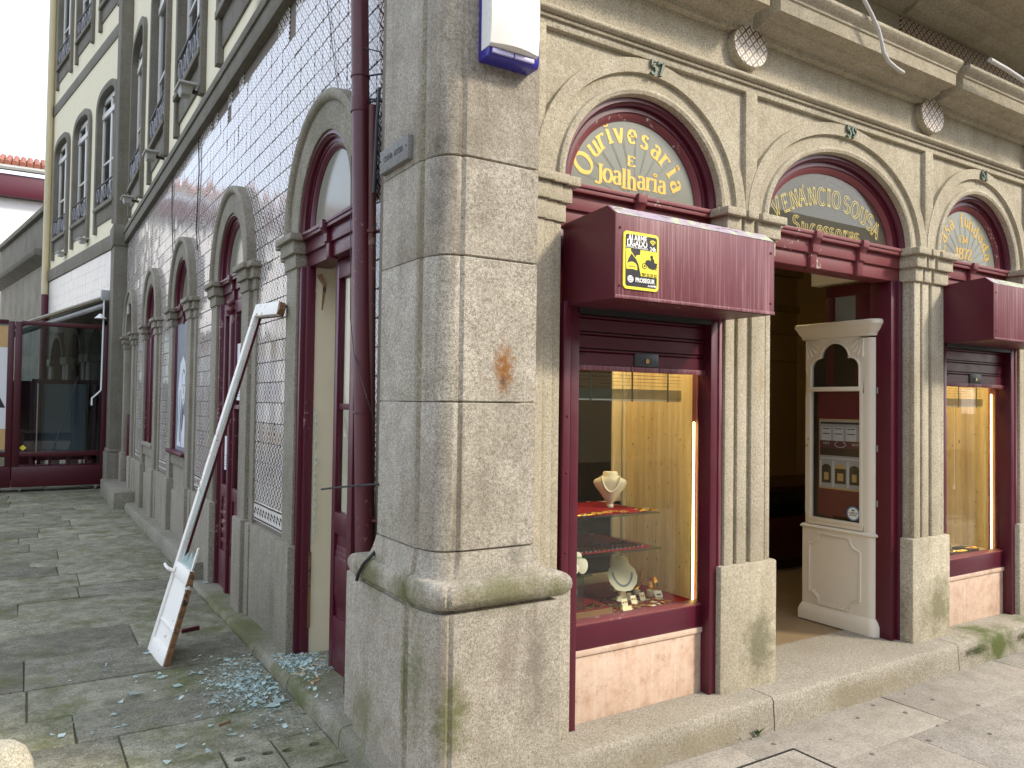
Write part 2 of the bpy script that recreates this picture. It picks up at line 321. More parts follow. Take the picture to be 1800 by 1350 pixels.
# ------------------------------------------------------------------ mesh builder
class MB:
    def __init__(s, T=None): s.v = []; s.f = []; s.mi = []; s.uv = {}; s.T = T or (lambda a, b, c: (a, b, c)); s.cur = 0
    def add(s, vs_, fs):
        o = len(s.v); s.v += [s.T(*q) for q in vs_]
        for f in fs: s.f.append([o+i for i in f]); s.mi.append(s.cur)
        return s
    def mat(s, i): s.cur = i; return s
    def box(s, x0, x1, y0, y1, z0, z1):
        return s.add([(x0, y0, z0), (x1, y0, z0), (x1, y1, z0), (x0, y1, z0), (x0, y0, z1), (x1, y0, z1), (x1, y1, z1), (x0, y1, z1)],
                     [(0, 3, 2, 1), (4, 5, 6, 7), (0, 1, 5, 4), (1, 2, 6, 5), (2, 3, 7, 6), (3, 0, 4, 7)])
    def loft(s, rings, closed=True, caps=True):
        n = len(rings[0]); v = [q for r in rings for q in r]; f = []
        for i in range(len(rings)-1):
            for j in range(n if closed else n-1):
                k = (j+1) % n; f.append((i*n+j, i*n+k, (i+1)*n+k, (i+1)*n+j))
        if caps and closed: f.append(tuple(range(n-1, -1, -1))); f.append(tuple((len(rings)-1)*n+j for j in range(n)))
        return s.add(v, f)
    def prism(s, poly, axis, a, b):
        def q(p, h): return {'x': (h, p[0], p[1]), 'y': (p[0], h, p[1]), 'z': (p[0], p[1], h)}[axis]
        return s.loft([[q(p, a) for p in poly], [q(p, b) for p in poly]])
    def tube(s, pts, r, n=8, caps=True):
        pts = [Vector(p) for p in pts]; rings = []; prev = None
        for i, p in enumerate(pts):
            d = (pts[min(i+1, len(pts)-1)]-pts[max(i-1, 0)]).normalized()
            if prev is None:
                a = Vector((0, 0, 1)) if abs(d.z) < 0.9 else Vector((1, 0, 0)); a = (a-d*a.dot(d)).normalized()
            else: a = (prev-d*prev.dot(d)).normalized()
            prev = a; b = d.cross(a); rr = r[i] if isinstance(r, (list, tuple)) else r
            rings.append([tuple(p+(a*math.cos(2*PI*k/n)+b*math.sin(2*PI*k/n))*rr) for k in range(n)])
        return s.loft(rings, True, caps)
    def lathe(s, prof, c, n=20, sx=1.0, sy=1.0):
        return s.loft([[(c[0]+r*sx*math.cos(2*PI*k/n), c[1]+r*sy*math.sin(2*PI*k/n), c[2]+z) for k in range(n)] for r, z in prof])
    def arch(s, c, zs, a, b, prof, n=36, th0=0.0, th1=PI):
        """closed profile (offset, depth) swept round a half ellipse; works in facade (s, d, z) space"""
        return s.loft([[(c-(a+o)*math.cos(th), d, zs+(b+o)*math.sin(th)) for o, d in prof] for th in [th0+(th1-th0)*i/n for i in range(n+1)]])
    def sphere(s, c, r, n=8, sc=(1, 1, 1)):
        return s.loft([[(c[0]+r*sc[0]*math.sin(t)*math.cos(2*PI*k/n), c[1]+r*sc[1]*math.sin(t)*math.sin(2*PI*k/n), c[2]-r*sc[2]*math.cos(t)) for k in range(n)] for t in [PI*(0.04+0.92*i/(n-2)) for i in range(n-1)]])
    def build(s, name, mats, parent=None, bev=0.0, smooth=False, seg=2, ang=35, uv=False, at=None):
        ox = Vector(parent['_o']) if parent is not None else Vector(at or (0, 0, 0))
        me = bpy.data.meshes.new(name)
        me.from_pydata([tuple(Vector(q)-ox) for q in s.v], [], s.f); me.update()
        for x in (mats if isinstance(mats, (list, tuple)) else [mats]): me.materials.append(M[x])
        if any(s.mi): me.polygons.foreach_set('material_index', s.mi)
        bm = bmesh.new(); bm.from_mesh(me)
        bmesh.ops.recalc_face_normals(bm, faces=bm.faces)
        if bev:
            ed = [e for e in bm.edges if len(e.link_faces) == 2 and e.calc_face_angle(0) > R(ang)]
            bmesh.ops.bevel(bm, geom=ed, offset=bev, segments=seg, profile=0.5, affect='EDGES', clamp_overlap=True)
        bm.to_mesh(me); bm.free()
        if smooth or bev:
            me.polygons.foreach_set('use_smooth', [True]*len(me.polygons)); me.set_sharp_from_angle(angle=R(40))
        o = bpy.data.objects.new(name, me); COL.objects.link(o)
        if parent is not None: o.parent = parent
        else: o.location = ox
        o['_o'] = tuple(ox)
        return o

def tag(o, label, cat=None, group=None, kind=None):
    if label: o['label'] = label
    if cat: o['category'] = cat
    if group: o['group'] = group
    if kind: o['kind'] = kind
    return o
def thing(name, loc, label, cat=None, group=None, kind=None):
    o = bpy.data.objects.new(name, None); COL.objects.link(o); o.location = loc; o['_o'] = tuple(loc); o.empty_display_size = 0.1
    return tag(o, label, cat, group, kind)
def copy_tree(o, off, parent=None):
    c = o.copy(); COL.objects.link(c); c.parent = parent
    if parent is None: c.location = Vector(o.location)+Vector(off)
    for ch in list(o.children): copy_tree(ch, (0, 0, 0), c)
    return c
def text_mesh(txt, size, bold=0.0, align='CENTER', ext=0.0004):
    cu = bpy.data.curves.new('t', 'FONT'); cu.body = txt; cu.size = size; cu.align_x = align; cu.align_y = 'CENTER'; cu.offset = bold; cu.extrude = ext; cu.resolution_u = 3
    ob = bpy.data.objects.new('t', cu); COL.objects.link(ob)
    dg = bpy.context.evaluated_depsgraph_get(); me = bpy.data.meshes.new_from_object(ob.evaluated_get(dg))
    bpy.data.objects.remove(ob); bpy.data.curves.remove(cu); return me
def text(name, txt, size, mat, parent, origin, xdir, ydir, bold=0.0, align='CENTER', sx=1.0):
    me = text_mesh(txt, size, bold, align); me.materials.clear(); me.materials.append(M[mat])
    x = Vector(xdir).normalized(); y = Vector(ydir).normalized(); z = x.cross(y)
    ox = Vector(parent['_o']) if parent is not None else Vector((0, 0, 0))
    for vv in me.vertices:
        q = vv.co; vv.co = Vector(origin)+x*q.x*sx+y*q.y+z*q.z-ox
    o = bpy.data.objects.new(name, me); COL.objects.link(o); o['_o'] = tuple(ox)
    if parent is not None: o.parent = parent
    return o

# facade frames: s along the wall, d outwards, z up
YR, XL = 2.74, 1.38
TR = lambda s, d, z: (s, YR-d, z)
TL = lambda s, d, z: (XL-d, s, z)
ZA = 0.035     # level of the alley paving
ZS = 2.605     # spring line of every arch
paint('plaster_tile', (0.62, 0.58, 0.52), 0.35, var=0.25)
paint('plaster_ochre', (0.52, 0.42, 0.28), 0.85, var=0.2, spec=0.2)
# ------------------------------------------------------------------ ground, pavements, kerbs
g = MB().box(-400, 400, -400, 400, -0.5, -0.06).build('ground', 'asphalt'); tag(g, 'wide flat ground around the streets', kind='structure')

alley = thing('alley_paving', (0, 8, 0), 'mossy worn granite slabs paving the narrow alley', kind='structure')
MB().box(-4.2, 1.6, 2.97, 40, -0.05, ZA-0.010).build('bedding', 'joint', alley)
def slab(parent, x0, x1, y0, y1, z, mat, jit=0.004, rot=0.0, th=0.06, bev=0.008):
    cx, cy = (x0+x1)/2, (y0+y1)/2; hx, hy = (x1-x0)/2, (y1-y0)/2; dz = random.uniform(-jit, jit); tx, ty = random.uniform(-jit, jit)*0.6, random.uniform(-jit, jit)*0.6
    def T(a, b, c): return (cx+a, cy+b, z+c+dz+(tx*a/max(hx, .1)+ty*b/max(hy, .1) if c == 0 else 0))
    w = [random.uniform(-0.006, 0.006) for _ in range(8)]
    mb = MB(T)
    mb.add([(-hx+w[0], -hy+w[1], -th), (hx+w[2], -hy+w[3], -th), (hx+w[4], hy+w[5], -th), (-hx+w[6], hy+w[7], -th), (-hx+w[0], -hy+w[1], 0), (hx+w[2], -hy+w[3], 0), (hx+w[4], hy+w[5], 0), (-hx+w[6], hy+w[7], 0)],
           [(0, 3, 2, 1), (4, 5, 6, 7), (0, 1, 5, 4), (1, 2, 6, 5), (2, 3, 7, 6), (3, 0, 4, 7)])
    return mb.build('slab', mat, parent, bev=bev, seg=2)
ys = [2.99, 3.25, 3.63, 4.04, 4.42, 4.90]
while ys[-1] < 15.6: ys.append(ys[-1]+random.choice((0.36, 0.42, 0.48, 0.55)))
for i in range(len(ys)-1):
    x = 1.245 - (0.0 if i != 1 else 0.47)
    while x > -3.2:
        L = random.uniform(0.55, 1.45); 
        if x-L < -2.6: L = x+3.3
        g_ = random.uniform(0.002, 0.007)
        slab(alley, x-L+g_, x-g_*0.3, ys[i]+g_*0.8, ys[i+1]-g_*0.5, ZA, random.choice(('slab_alley', 'slab_alley', 'slab_alley', 'slab_alley_dark')), jit=0.003)
        x -= L
# drain slabs pierced by round holes
def holed_cell(mb, x0, x1, y0, y1, cx, cy, r, z0, z1):
    an = sorted([2*PI*k/24 for k in range(24)]+[math.atan2(b-cy, a-cx) % (2*PI) for a in (x0, x1) for b in (y0, y1)])
    rings = []
    for t in an:
        c, s_ = math.cos(t), math.sin(t)
        k = min([(x1-cx)/c if c > 1e-6 else (x0-cx)/c if c < -1e-6 else 9, (y1-cy)/s_ if s_ > 1e-6 else (y0-cy)/s_ if s_ < -1e-6 else 9])
        o = (cx+c*k, cy+s_*k); n_ = (cx+c*r, cy+s_*r*0.8)
        rings.append([(o[0], o[1], z1), (n_[0], n_[1], z1), (n_[0], n_[1], z0), (o[0], o[1], z0)])
    rings.append(rings[0]); mb.loft(rings, True, False)
def drain(hs, x0, x1, y0, y1):
    mb = MB(); xs = [x0]+[(hs[i][0]+hs[i+1][0])/2 for i in range(len(hs)-1)]+[x1]
    for i, (hx, hy) in enumerate(hs): holed_cell(mb, xs[i], xs[i+1], y0, y1, hx, hy, 0.026, ZA-0.12, ZA+0.002)
    o = mb.build('drain_slab', 'slab_alley', alley); return o
drain([(0.841, 3.505), (0.96, 3.505)], 0.785, 0.998, 3.262, 3.622)
drain([(1.045, 3.49), (1.165, 3.49)], 1.008, 1.24, 3.262, 3.622)
drain([(0.30, 8.55), (0.52, 8.55), (0.75, 8.60)], 0.1, 0.9, 8.4, 8.7)

pav = thing('pavement', (4, 1, 0), 'pale granite slabs paving the street before the jewellery shop', kind='structure')
MB().box(-6, 12, -3.2, 2.975, -0.05, -0.012).build('bedding', 'mortar', pav)
rows = [2.972, 2.575, 2.19, 1.50, 0.85, 0.2, -0.5, -1.2, -1.9, -2.6, -3.2]
offs = [0.0, 4.08, 3.72, 4.35, 3.9, 4.2, 3.6, 4.1, 3.8, 4.2]
for i in range(len(rows)-1):
    x = offs[i]-8*1.22
    while x < 11:
        x1 = x+1.22
        if not (i == 0 and x1 > 1.24): slab(pav, x+0.0015, x1-0.0015, rows[i+1]+0.0015, rows[i]-0.0015, 0.0, 'slab_pavement', jit=0.0012, bev=0.002)
        elif x < 1.24: slab(pav, x+0.0015, 1.24, rows[i+1]+0.0015, rows[i]-0.0015, 0.0, 'slab_pavement', jit=0.0012, bev=0.002)
        x = x1
for k, (u, v) in enumerate([(1360, 1308), (1508, 1262), (1592, 1253), (1533, 1326), (1633, 1302), (1648, 1276), (1460, 1300), (1535, 1240), (1640, 1230), (1720, 1240), (1320, 1300), (1740, 1290), (1590, 1220)]):
    q = onz(u, v); r = random.uniform(0.005, 0.014)
    MB().loft([[(q.x+r*f*math.cos(t)*random.uniform(.75, 1.15), q.y+r*f*math.sin(t)*random.uniform(.75, 1.15), h) for t in [2*PI*j/10 for j in range(10)]] for f, h in ((1, 0.0005), (0.8, 0.0035))]).build('gum_spot', 'gum', pav)
cov = thing('inspection_cover', (2.8, 2.1, 0), 'square paved inspection cover in a thin dark steel frame, set in the pale pavement', 'manhole cover')
fr = MB()
for a in ((2.50, 3.10, 2.378, 2.39), (2.50, 3.10, 1.79, 1.802), (3.088, 3.10, 1.802, 2.378), (2.50, 2.512, 1.802, 2.378)): fr.box(*a, 0.0, 0.005)
fr.build('frame', 'iron_black', cov); MB().box(2.512, 3.088, 1.802, 2.378, 0.0, 0.0035).build('infill', 'slab_pavement', cov)

kerb = thing('kerb', (3, 2.6, 0), 'granite kerb and step running round the corner building', kind='structure')
for x0, x1 in ((1.262, 3.186), (3.192, 4.905), (4.911, 6.6), (6.606, 8.4)):
    wob = [random.uniform(-0.004, 0.004) for _ in range(30)]
    n_ = 22; rings = []
    for i in range(n_+1):
        t = i/n_; xx = x0+(x1-x0)*t; w = 0.006*math.sin(xx*9)+0.003*math.sin(xx*31)+wob[i]*0.6
        e = 0.162+0.003*math.sin(xx*5)
        rings.append([(xx, 2.572+w*0.4, -0.05), (xx, 2.574+w, 0.03), (xx, 2.580+w, 0.10), (xx, 2.582+w, e-0.018), (xx, 2.590+w, e-0.006), (xx, 2.606+w, e), (xx, 3.12, 0.163), (xx, 3.12, -0.05)])
    MB().loft(rings).build('kerb_stone', 'granite_kerb', kerb, smooth=True)
for y0, y1, za, zb, x1 in ((2.582, 3.385, .132, .132, 1.6), (3.391, 4.22, .132, .105, 1.62), (4.226, 4.92, .102, .085, 1.62), (4.926, 5.62, .083, .072, 1.62), (5.626, 6.33, .070, .062, 1.62), (6.336, 7.08, .060, .055, 1.62),
                      (7.086, 8.6, .20, .185, 1.62), (8.606, 10.2, .18, .155, 1.62), (10.206, 12.2, .15, .125, 1.62)):
    rings = []
    for i in range(13):
        t = i/12; yy = y0+(y1-y0)*t; z = za+(zb-za)*t; w = 0.005*math.sin(yy*11)+0.004*math.sin(yy*29)+random.uniform(-.003, .003)
        rings.append([(x1, yy, -0.05), (x1, yy, z), (1.285+w, yy, z), (1.262+w, yy, z-0.007), (1.252+w, yy, z-0.022), (1.247+w, yy, min(z-0.03, 0.07)), (1.244+w, yy, -0.05)])
    MB().loft(rings).build('kerb_stone', 'granite_alley_kerb', kerb, smooth=True)
MB().box(1.12, 1.6, 12.3, 14.5, -0.05, 0.27).build('doorstep', 'granite_alley_kerb', kerb, bev=0.015)

# ------------------------------------------------------------------ the corner building
B = thing('corner_building', (XL, YR, 0), 'granite corner building with burgundy woodwork, arched openings and tiled alley wall', 'building')

# corner pillar: plan of shaft and plinth with the same vertex count
def pillar_plan(xl, yl_end, yl, xr, yr, xr_end, back):
    p = [(back[0], yl_end), (xl, yl_end), (xl, yl+0.012), (xl+0.014, yl+0.002), (xl+0.012, yl-0.010)]
    n_ = 10; ax, ay = xl+0.010, yl-0.010; bx, by = xr-0.012, yr+0.010
    for i in range(n_+1):
        t = i/n_; k = 0.62; cx_, cy_ = ax+(bx-ax)*0.12, by+(ay-by)*0.12
        q = (1-t)*(1-t); r_ = 2*t*(1-t); w_ = t*t
        p.append((q*ax+r_*cx_+w_*bx, q*ay+r_*cy_+w_*by))
    p += [(xr-0.002, yr+0.013), (xr+0.012, yr), (xr_end, yr), (xr_end, back[1])]
    return p
SH = pillar_plan(1.315, 3.16, 2.775, 1.425, 2.63, 1.775, (1.60, 2.85))
PL = pillar_plan(1.285, 3.33, 2.790, 1.372, 2.575, 1.876, (1.60, 2.85))
def plan(t): return [(a[0]+(b[0]-a[0])*t, a[1]+(b[1]-a[1])*t) for a, b in zip(SH, PL)]
def ring(t, z): return [(x, y, z) for x, y in plan(t)]
plin = MB().loft([ring(1.0, 0.0), ring(1.0, 0.775), ring(0.98, 0.795), ring(0.90, 0.805)]).build('corner_plinth', 'granite_corner', B, smooth=True)
tor = [(0.52, 0.798), (0.52, 0.818)]+[(0.80+0.62*math.cos(a), 0.872+0.052*math.sin(a)) for a in [R(-85+17*i) for i in range(11)]]+[(0.72, 0.924), (0.46, 0.928), (0.34, 0.942), (0.20, 0.970), (0.08, 1.008), (0.03, 1.026)]
MB().loft([ring(t, z) for t, z in tor]).build('base_moulding', 'granite_corner', B, smooth=True)
zj = [1.028, 1.605, 2.175, 2.565, 3.44, 4.3, 5.2]
for i in range(len(zj)-1):
    a, b = zj[i]+0.0015, zj[i+1]-0.0015
    MB().loft([ring(-0.10, a), ring(0.0, a+0.005), ring(0.0, b-0.005), ring(-0.10, b)]).build('stone_block', 'granite_corner', B, smooth=True)
MB().box(1.80, 2.043, 2.725, 2.95, 0.0, 0.808).build('plinth_block', 'granite_corner', B, bev=0.012)
MB().box(1.325, 1.62, 3.30, 3.56, 0.0, 0.80).build('plinth_block', 'granite_corner', B, bev=0.012)
MB().box(1.40, 1.60, 2.80, 3.40, 0.2, 5.2).build('pillar_core', 'mortar', B)

# right facade piers
def pier(sc, half=0.175, left=True, clip0=None):
    mb = MB(TR); s0, s1 = sc-half, sc+half
    mb.box(s0+0.004, s1-0.004, -0.26, -0.020, 0.80, 2.41)
    w = s1-s0
    for a, b in ((0, 0.065), (0.090, 0.160), (0.195, 0.300), (0.312, 0.35)):
        mb.box(s0+a*w/0.35, s0+b*w/0.35, -0.03, 0.0 if a < 0.3 else -0.008, 0.80, 2.408)
    p = mb.build('pier', 'granite_warm', B, bev=0.004)
    MB(TR).box(sc-0.212, sc+0.212, -0.10, 0.015, 0.0, 0.80).box(sc-0.16, sc+0.168, -0.25, -0.09, 0.0, 0.79).build('plinth', 'granite_warm', p, bev=0.014)
    cap = MB(TR)
    for z0, z1, o in ((2.405, 2.492, 0.018), (2.490, 2.567, 0.042), (2.565, 2.607, 0.072)):
        cap.box(s0-o, s1+o, -0.24, -0.024+o*0.55, z0, z1)
        for a, b in ((-o*0.9, 0.068), (0.088, 0.163), (0.192, 0.35+o*0.5)): cap.box(s0+a, s0+b, -0.05, o, z0+0.0007, z1-0.0007)
    cap.build('capital', 'granite_warm', p, bev=0.005)
    return p
pier(3.185); pier(4.875); pier(6.205, 0.175)
hp = MB(TR)      # half pier against the corner pillar
for a, b, d in ((1.70, 1.885, 0.0), (1.885, 1.945, -0.012), (1.945, 1.992, -0.024)): hp.box(a, b, -0.26, d, 0.80, 2.41)
hp = hp.build('pier', 'granite_warm', B, bev=0.004)
cap = MB(TR)
for z0, z1, o in ((2.405, 2.492, 0.018), (2.490, 2.567, 0.042), (2.565, 2.607, 0.075)):
    for a, b, d in ((1.70, 1.885+o*0.4, 0.0), (1.75, 1.945+o*0.7, -0.012), (1.80, 1.992+o, -0.024)): cap.box(a, b, -0.24, d+o*0.6, z0, z1)
cap.build('capital', 'granite_warm', hp, bev=0.005)

# right arches with spandrels
ARCH_PROF = [(0, -.24), (0, -.024), (.006, -.010), (.022, -.004), (.038, -.010), (.044, -.024), (.103, -.024), (.105, -.003), (.172, -.003), (.176, -.24)]
def spandrel(mb, c, a, b, s0, s1, top, d0, d1, zs=ZS, e=2.0):
    n_ = 40
    xs = [s0+(s1-s0)*i/n_ for i in range(n_+1)]
    def lo(x):
        t = 1-abs((x-c)/a)**e
        return zs+b*t**(1/e) if t > 0 else zs
    for i in range(n_):
        x, y = xs[i], xs[i+1]; za, zb = lo(x), lo(y)
        mb.add([(x, d0, za), (y, d0, zb), (y, d0, top), (x, d0, top), (x, d1, za), (y, d1, zb), (y, d1, top), (x, d1, top)],
               [(0, 3, 2, 1), (4, 5, 6, 7), (0, 1, 5, 4), (2, 3, 7, 6)])
RB = [(2.495, 0.490, 0.468), (4.012, 0.662, 0.468), (5.512, 0.490, 0.468)]
span = MB(TR)
for (c, a, b), (s0, s1) in zip(RB, ((1.78, 3.205), (3.205, 4.875), (4.875, 6.22))): spandrel(span, c, a+.15, b+.15, s0, s1, 3.30, -0.032, -0.25)
span = span.build('wall', 'granite_warm', B)
for c, a, b in RB:
    MB(TR).arch(c, ZS, a, b, ARCH_PROF, 44).build('arch', 'granite_warm', B, smooth=True)
for s0, s1 in ((1.76, 1.888), (3.160, 3.248), (4.835, 4.925), (6.15, 6.24)):
    MB(TR).box(s0, s1, -0.20, -0.006, 2.62, 3.262).build('rib', 'granite_warm', B, bev=0.004)
MB(TR).box(1.76, 6.5, -0.2, -0.0065, 3.252, 3.292).build('rib', 'granite_warm', B, bev=0.004)
prof = [(-0.2, 3.288), (0.006, 3.288), (0.010, 3.298), (0.0, 3.304)]+[(0.002+0.030*math.cos(t), 3.322+0.018*math.sin(t)) for t in [R(-80+20*i) for i in range(9)]]+[(-0.01, 3.345), (-0.2, 3.345)]
MB(TR).loft([[(s_, d, z) for d, z in prof] for s_ in (1.76, 3.2, 4.9, 6.5)]).build('string_moulding', 'granite_warm', B, smooth=True)
MB(TR).box(1.76, 6.5, -0.25, -0.012, 3.34, 3.535).build('frieze', 'granite_warm', B)
cp = [(-0.2, 3.532), (0.0, 3.532), (0.008, 3.545), (0.030, 3.552), (0.032, 3.562), (0.075, 3.566), (0.105, 3.580), (0.112, 3.592), (0.205, 3.594), (0.205, 3.664), (0.214, 3.668), (0.214, 3.680), (0.232, 3.694), (0.250, 3.716), (0.250, 3.735), (-0.2, 3.775)]
for s0, s1 in ((1.62, 3.085), (3.165, 4.80), (4.88, 6.5)):
    def inner(d, e): return max(0.0, d)*0.0
    MB(TR).loft([[(s0+0.0*d, d, z) for d, z in cp], [(s1, d, z) for d, z in cp]]).build('cornice', 'granite_warm', B, bev=0.003)
MB(TR).box(1.7, 6.5, -0.3, 0.03, 3.534, 3.74).build('cornice_core', 'granite_warm', B)
for sc in (3.145, 4.845, 6.22):
    n_ = 36; mb = MB(TR); e = [(math.cos(2*PI*k/n_), math.sin(2*PI*k/n_)) for k in range(n_)]
    mb.loft([[(sc+0.128*x, -0.02, 3.472+0.108*y) for x, y in e], [(sc+0.128*x, 0.034, 3.472+0.108*y) for x, y in e]])
    md = mb.build('medallion', 'granite_warm', B)
    # tile pieces cut to the oval
    for i in range(-1, 2):
        for j in range(-1, 1):
            x0, x1, z0, z1 = i*0.09-0.045+0.001, i*0.09+0.045-0.001, j*0.11+0.001, j*0.11+0.109
            pts = []
            for q in range(40):
                t = 2*PI*q/40; x, z = 0.124*math.cos(t), 0.104*math.sin(t)
                pts.append((min(max(x, x0), x1), min(max(z, z0), z1)))
            o = []
            for q in pts:
                if (q[0]/0.1245)**2+(q[1]/0.1045)**2 > 1.0: 
                    k_ = 1/math.sqrt((q[0]/0.1245)**2+(q[1]/0.1045)**2); q = (q[0]*k_, q[1]*k_)
                if x0-1e-5 <= q[0] <= x1+1e-5 and z0-1e-5 <= q[1] <= z1+1e-5 and (not o or abs(q[0]-o[-1][0])+abs(q[1]-o[-1][1]) > 1e-4): o.append(q)
            if len(o) > 3 and abs(o[0][0]-o[-1][0])+abs(o[0][1]-o[-1][1]) < 1e-4: o.pop()
            if len(o) < 3: continue
            n0 = len(o); mb = MB(TR)
            mb.add([(sc+x, 0.0375, 3.472+z) for x, z in o]+[(sc+x, 0.03, 3.472+z) for x, z in o], [tuple(range(n0))]+[(k, (k+1) % n0, n0+(k+1) % n0, n0+k) for k in range(n0)])
            t_ = mb.build('tile', 'tile_lit', md)
            ul = t_.data.uv_layers.new(name='UVMap')
            for lp in t_.data.loops:
                co = t_.data.vertices[lp.vertex_index].co; ul.data[lp.index].uv = ((co.x+XL-sc)/0.14+0.5, (co.z-3.472)/0.14+0.5)
# wall over the cornice, tile frieze, balcony
MB(TR).box(1.45, 9.0, -0.6, -0.01, 3.74, 12.0).build('upper_wall', 'granite_warm', B)
for i in range(15):
    t_ = MB(TR).box(4.55+i*0.142, 4.55+i*0.142+0.139, -0.015, 0.004, 3.905, 4.044).build('tile', 'tile_lit', B)
    ul = t_.data.uv_layers.new(name='UVMap')
    for lp in t_.data.loops:
        co = t_.data.vertices[lp.vertex_index].co; ul.data[lp.index].uv = ((co.x+XL-4.55)/0.139, (co.z-3.905)/0.139)
bp = [(-0.2, 3.88), (0.0, 3.88), (0.02, 3.90), (0.08, 3.915), (0.12, 3.95), (0.20, 3.965), (0.24, 3.99), (0.62, 4.02), (0.62, 4.06), (0.66, 4.07), (0.68, 4.10), (0.70, 4.16), (0.70, 4.20), (-0.2, 4.22)]
MB(TR).loft([[(s_, d, z+.17) for d, z in bp] for s_ in (3.45, 9.0)]).build('balcony', 'stone_brown', B, bev=0.004)
MB(TR).loft([[(s_, d*0.9+0.01, z+.145 if d < .6 else z+.05) for d, z in bp[2:8]]+[(s_, -0.1, 4.22)] for s_ in (4.55, 5.6)]).build('bracket', 'stone_brown', B)
# shell that closes the building behind the facades
sh = MB()
sh.box(8.6, 9.0, 3.0, 15.0, -0.1, 12); sh.box(1.9, 9.0, 8.0, 8.4, -0.1, 3.6); MB().box(1.62, 8.6, 2.95, 8.0, 3.62, 3.73).build('ceiling', 'cream_ceiling', B); sh.box(1.45, 9.0, 2.8, 15.0, 11.8, 12.0); sh.box(2.0, 2.06, 3.7, 15.0, -0.1, 4.4); sh.box(2.06, 9, 14.7, 15.0, -0.1, 12)
MB().box(6.37, 9.0, 2.765, 3.2, -0.05, 3.74).build('end_wall', 'granite_warm', B)
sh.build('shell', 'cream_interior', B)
MB().box(1.70, 8.6, 3.05, 8.0, 0.10, 0.155).build('shop_floor', 'lint_floor', B)
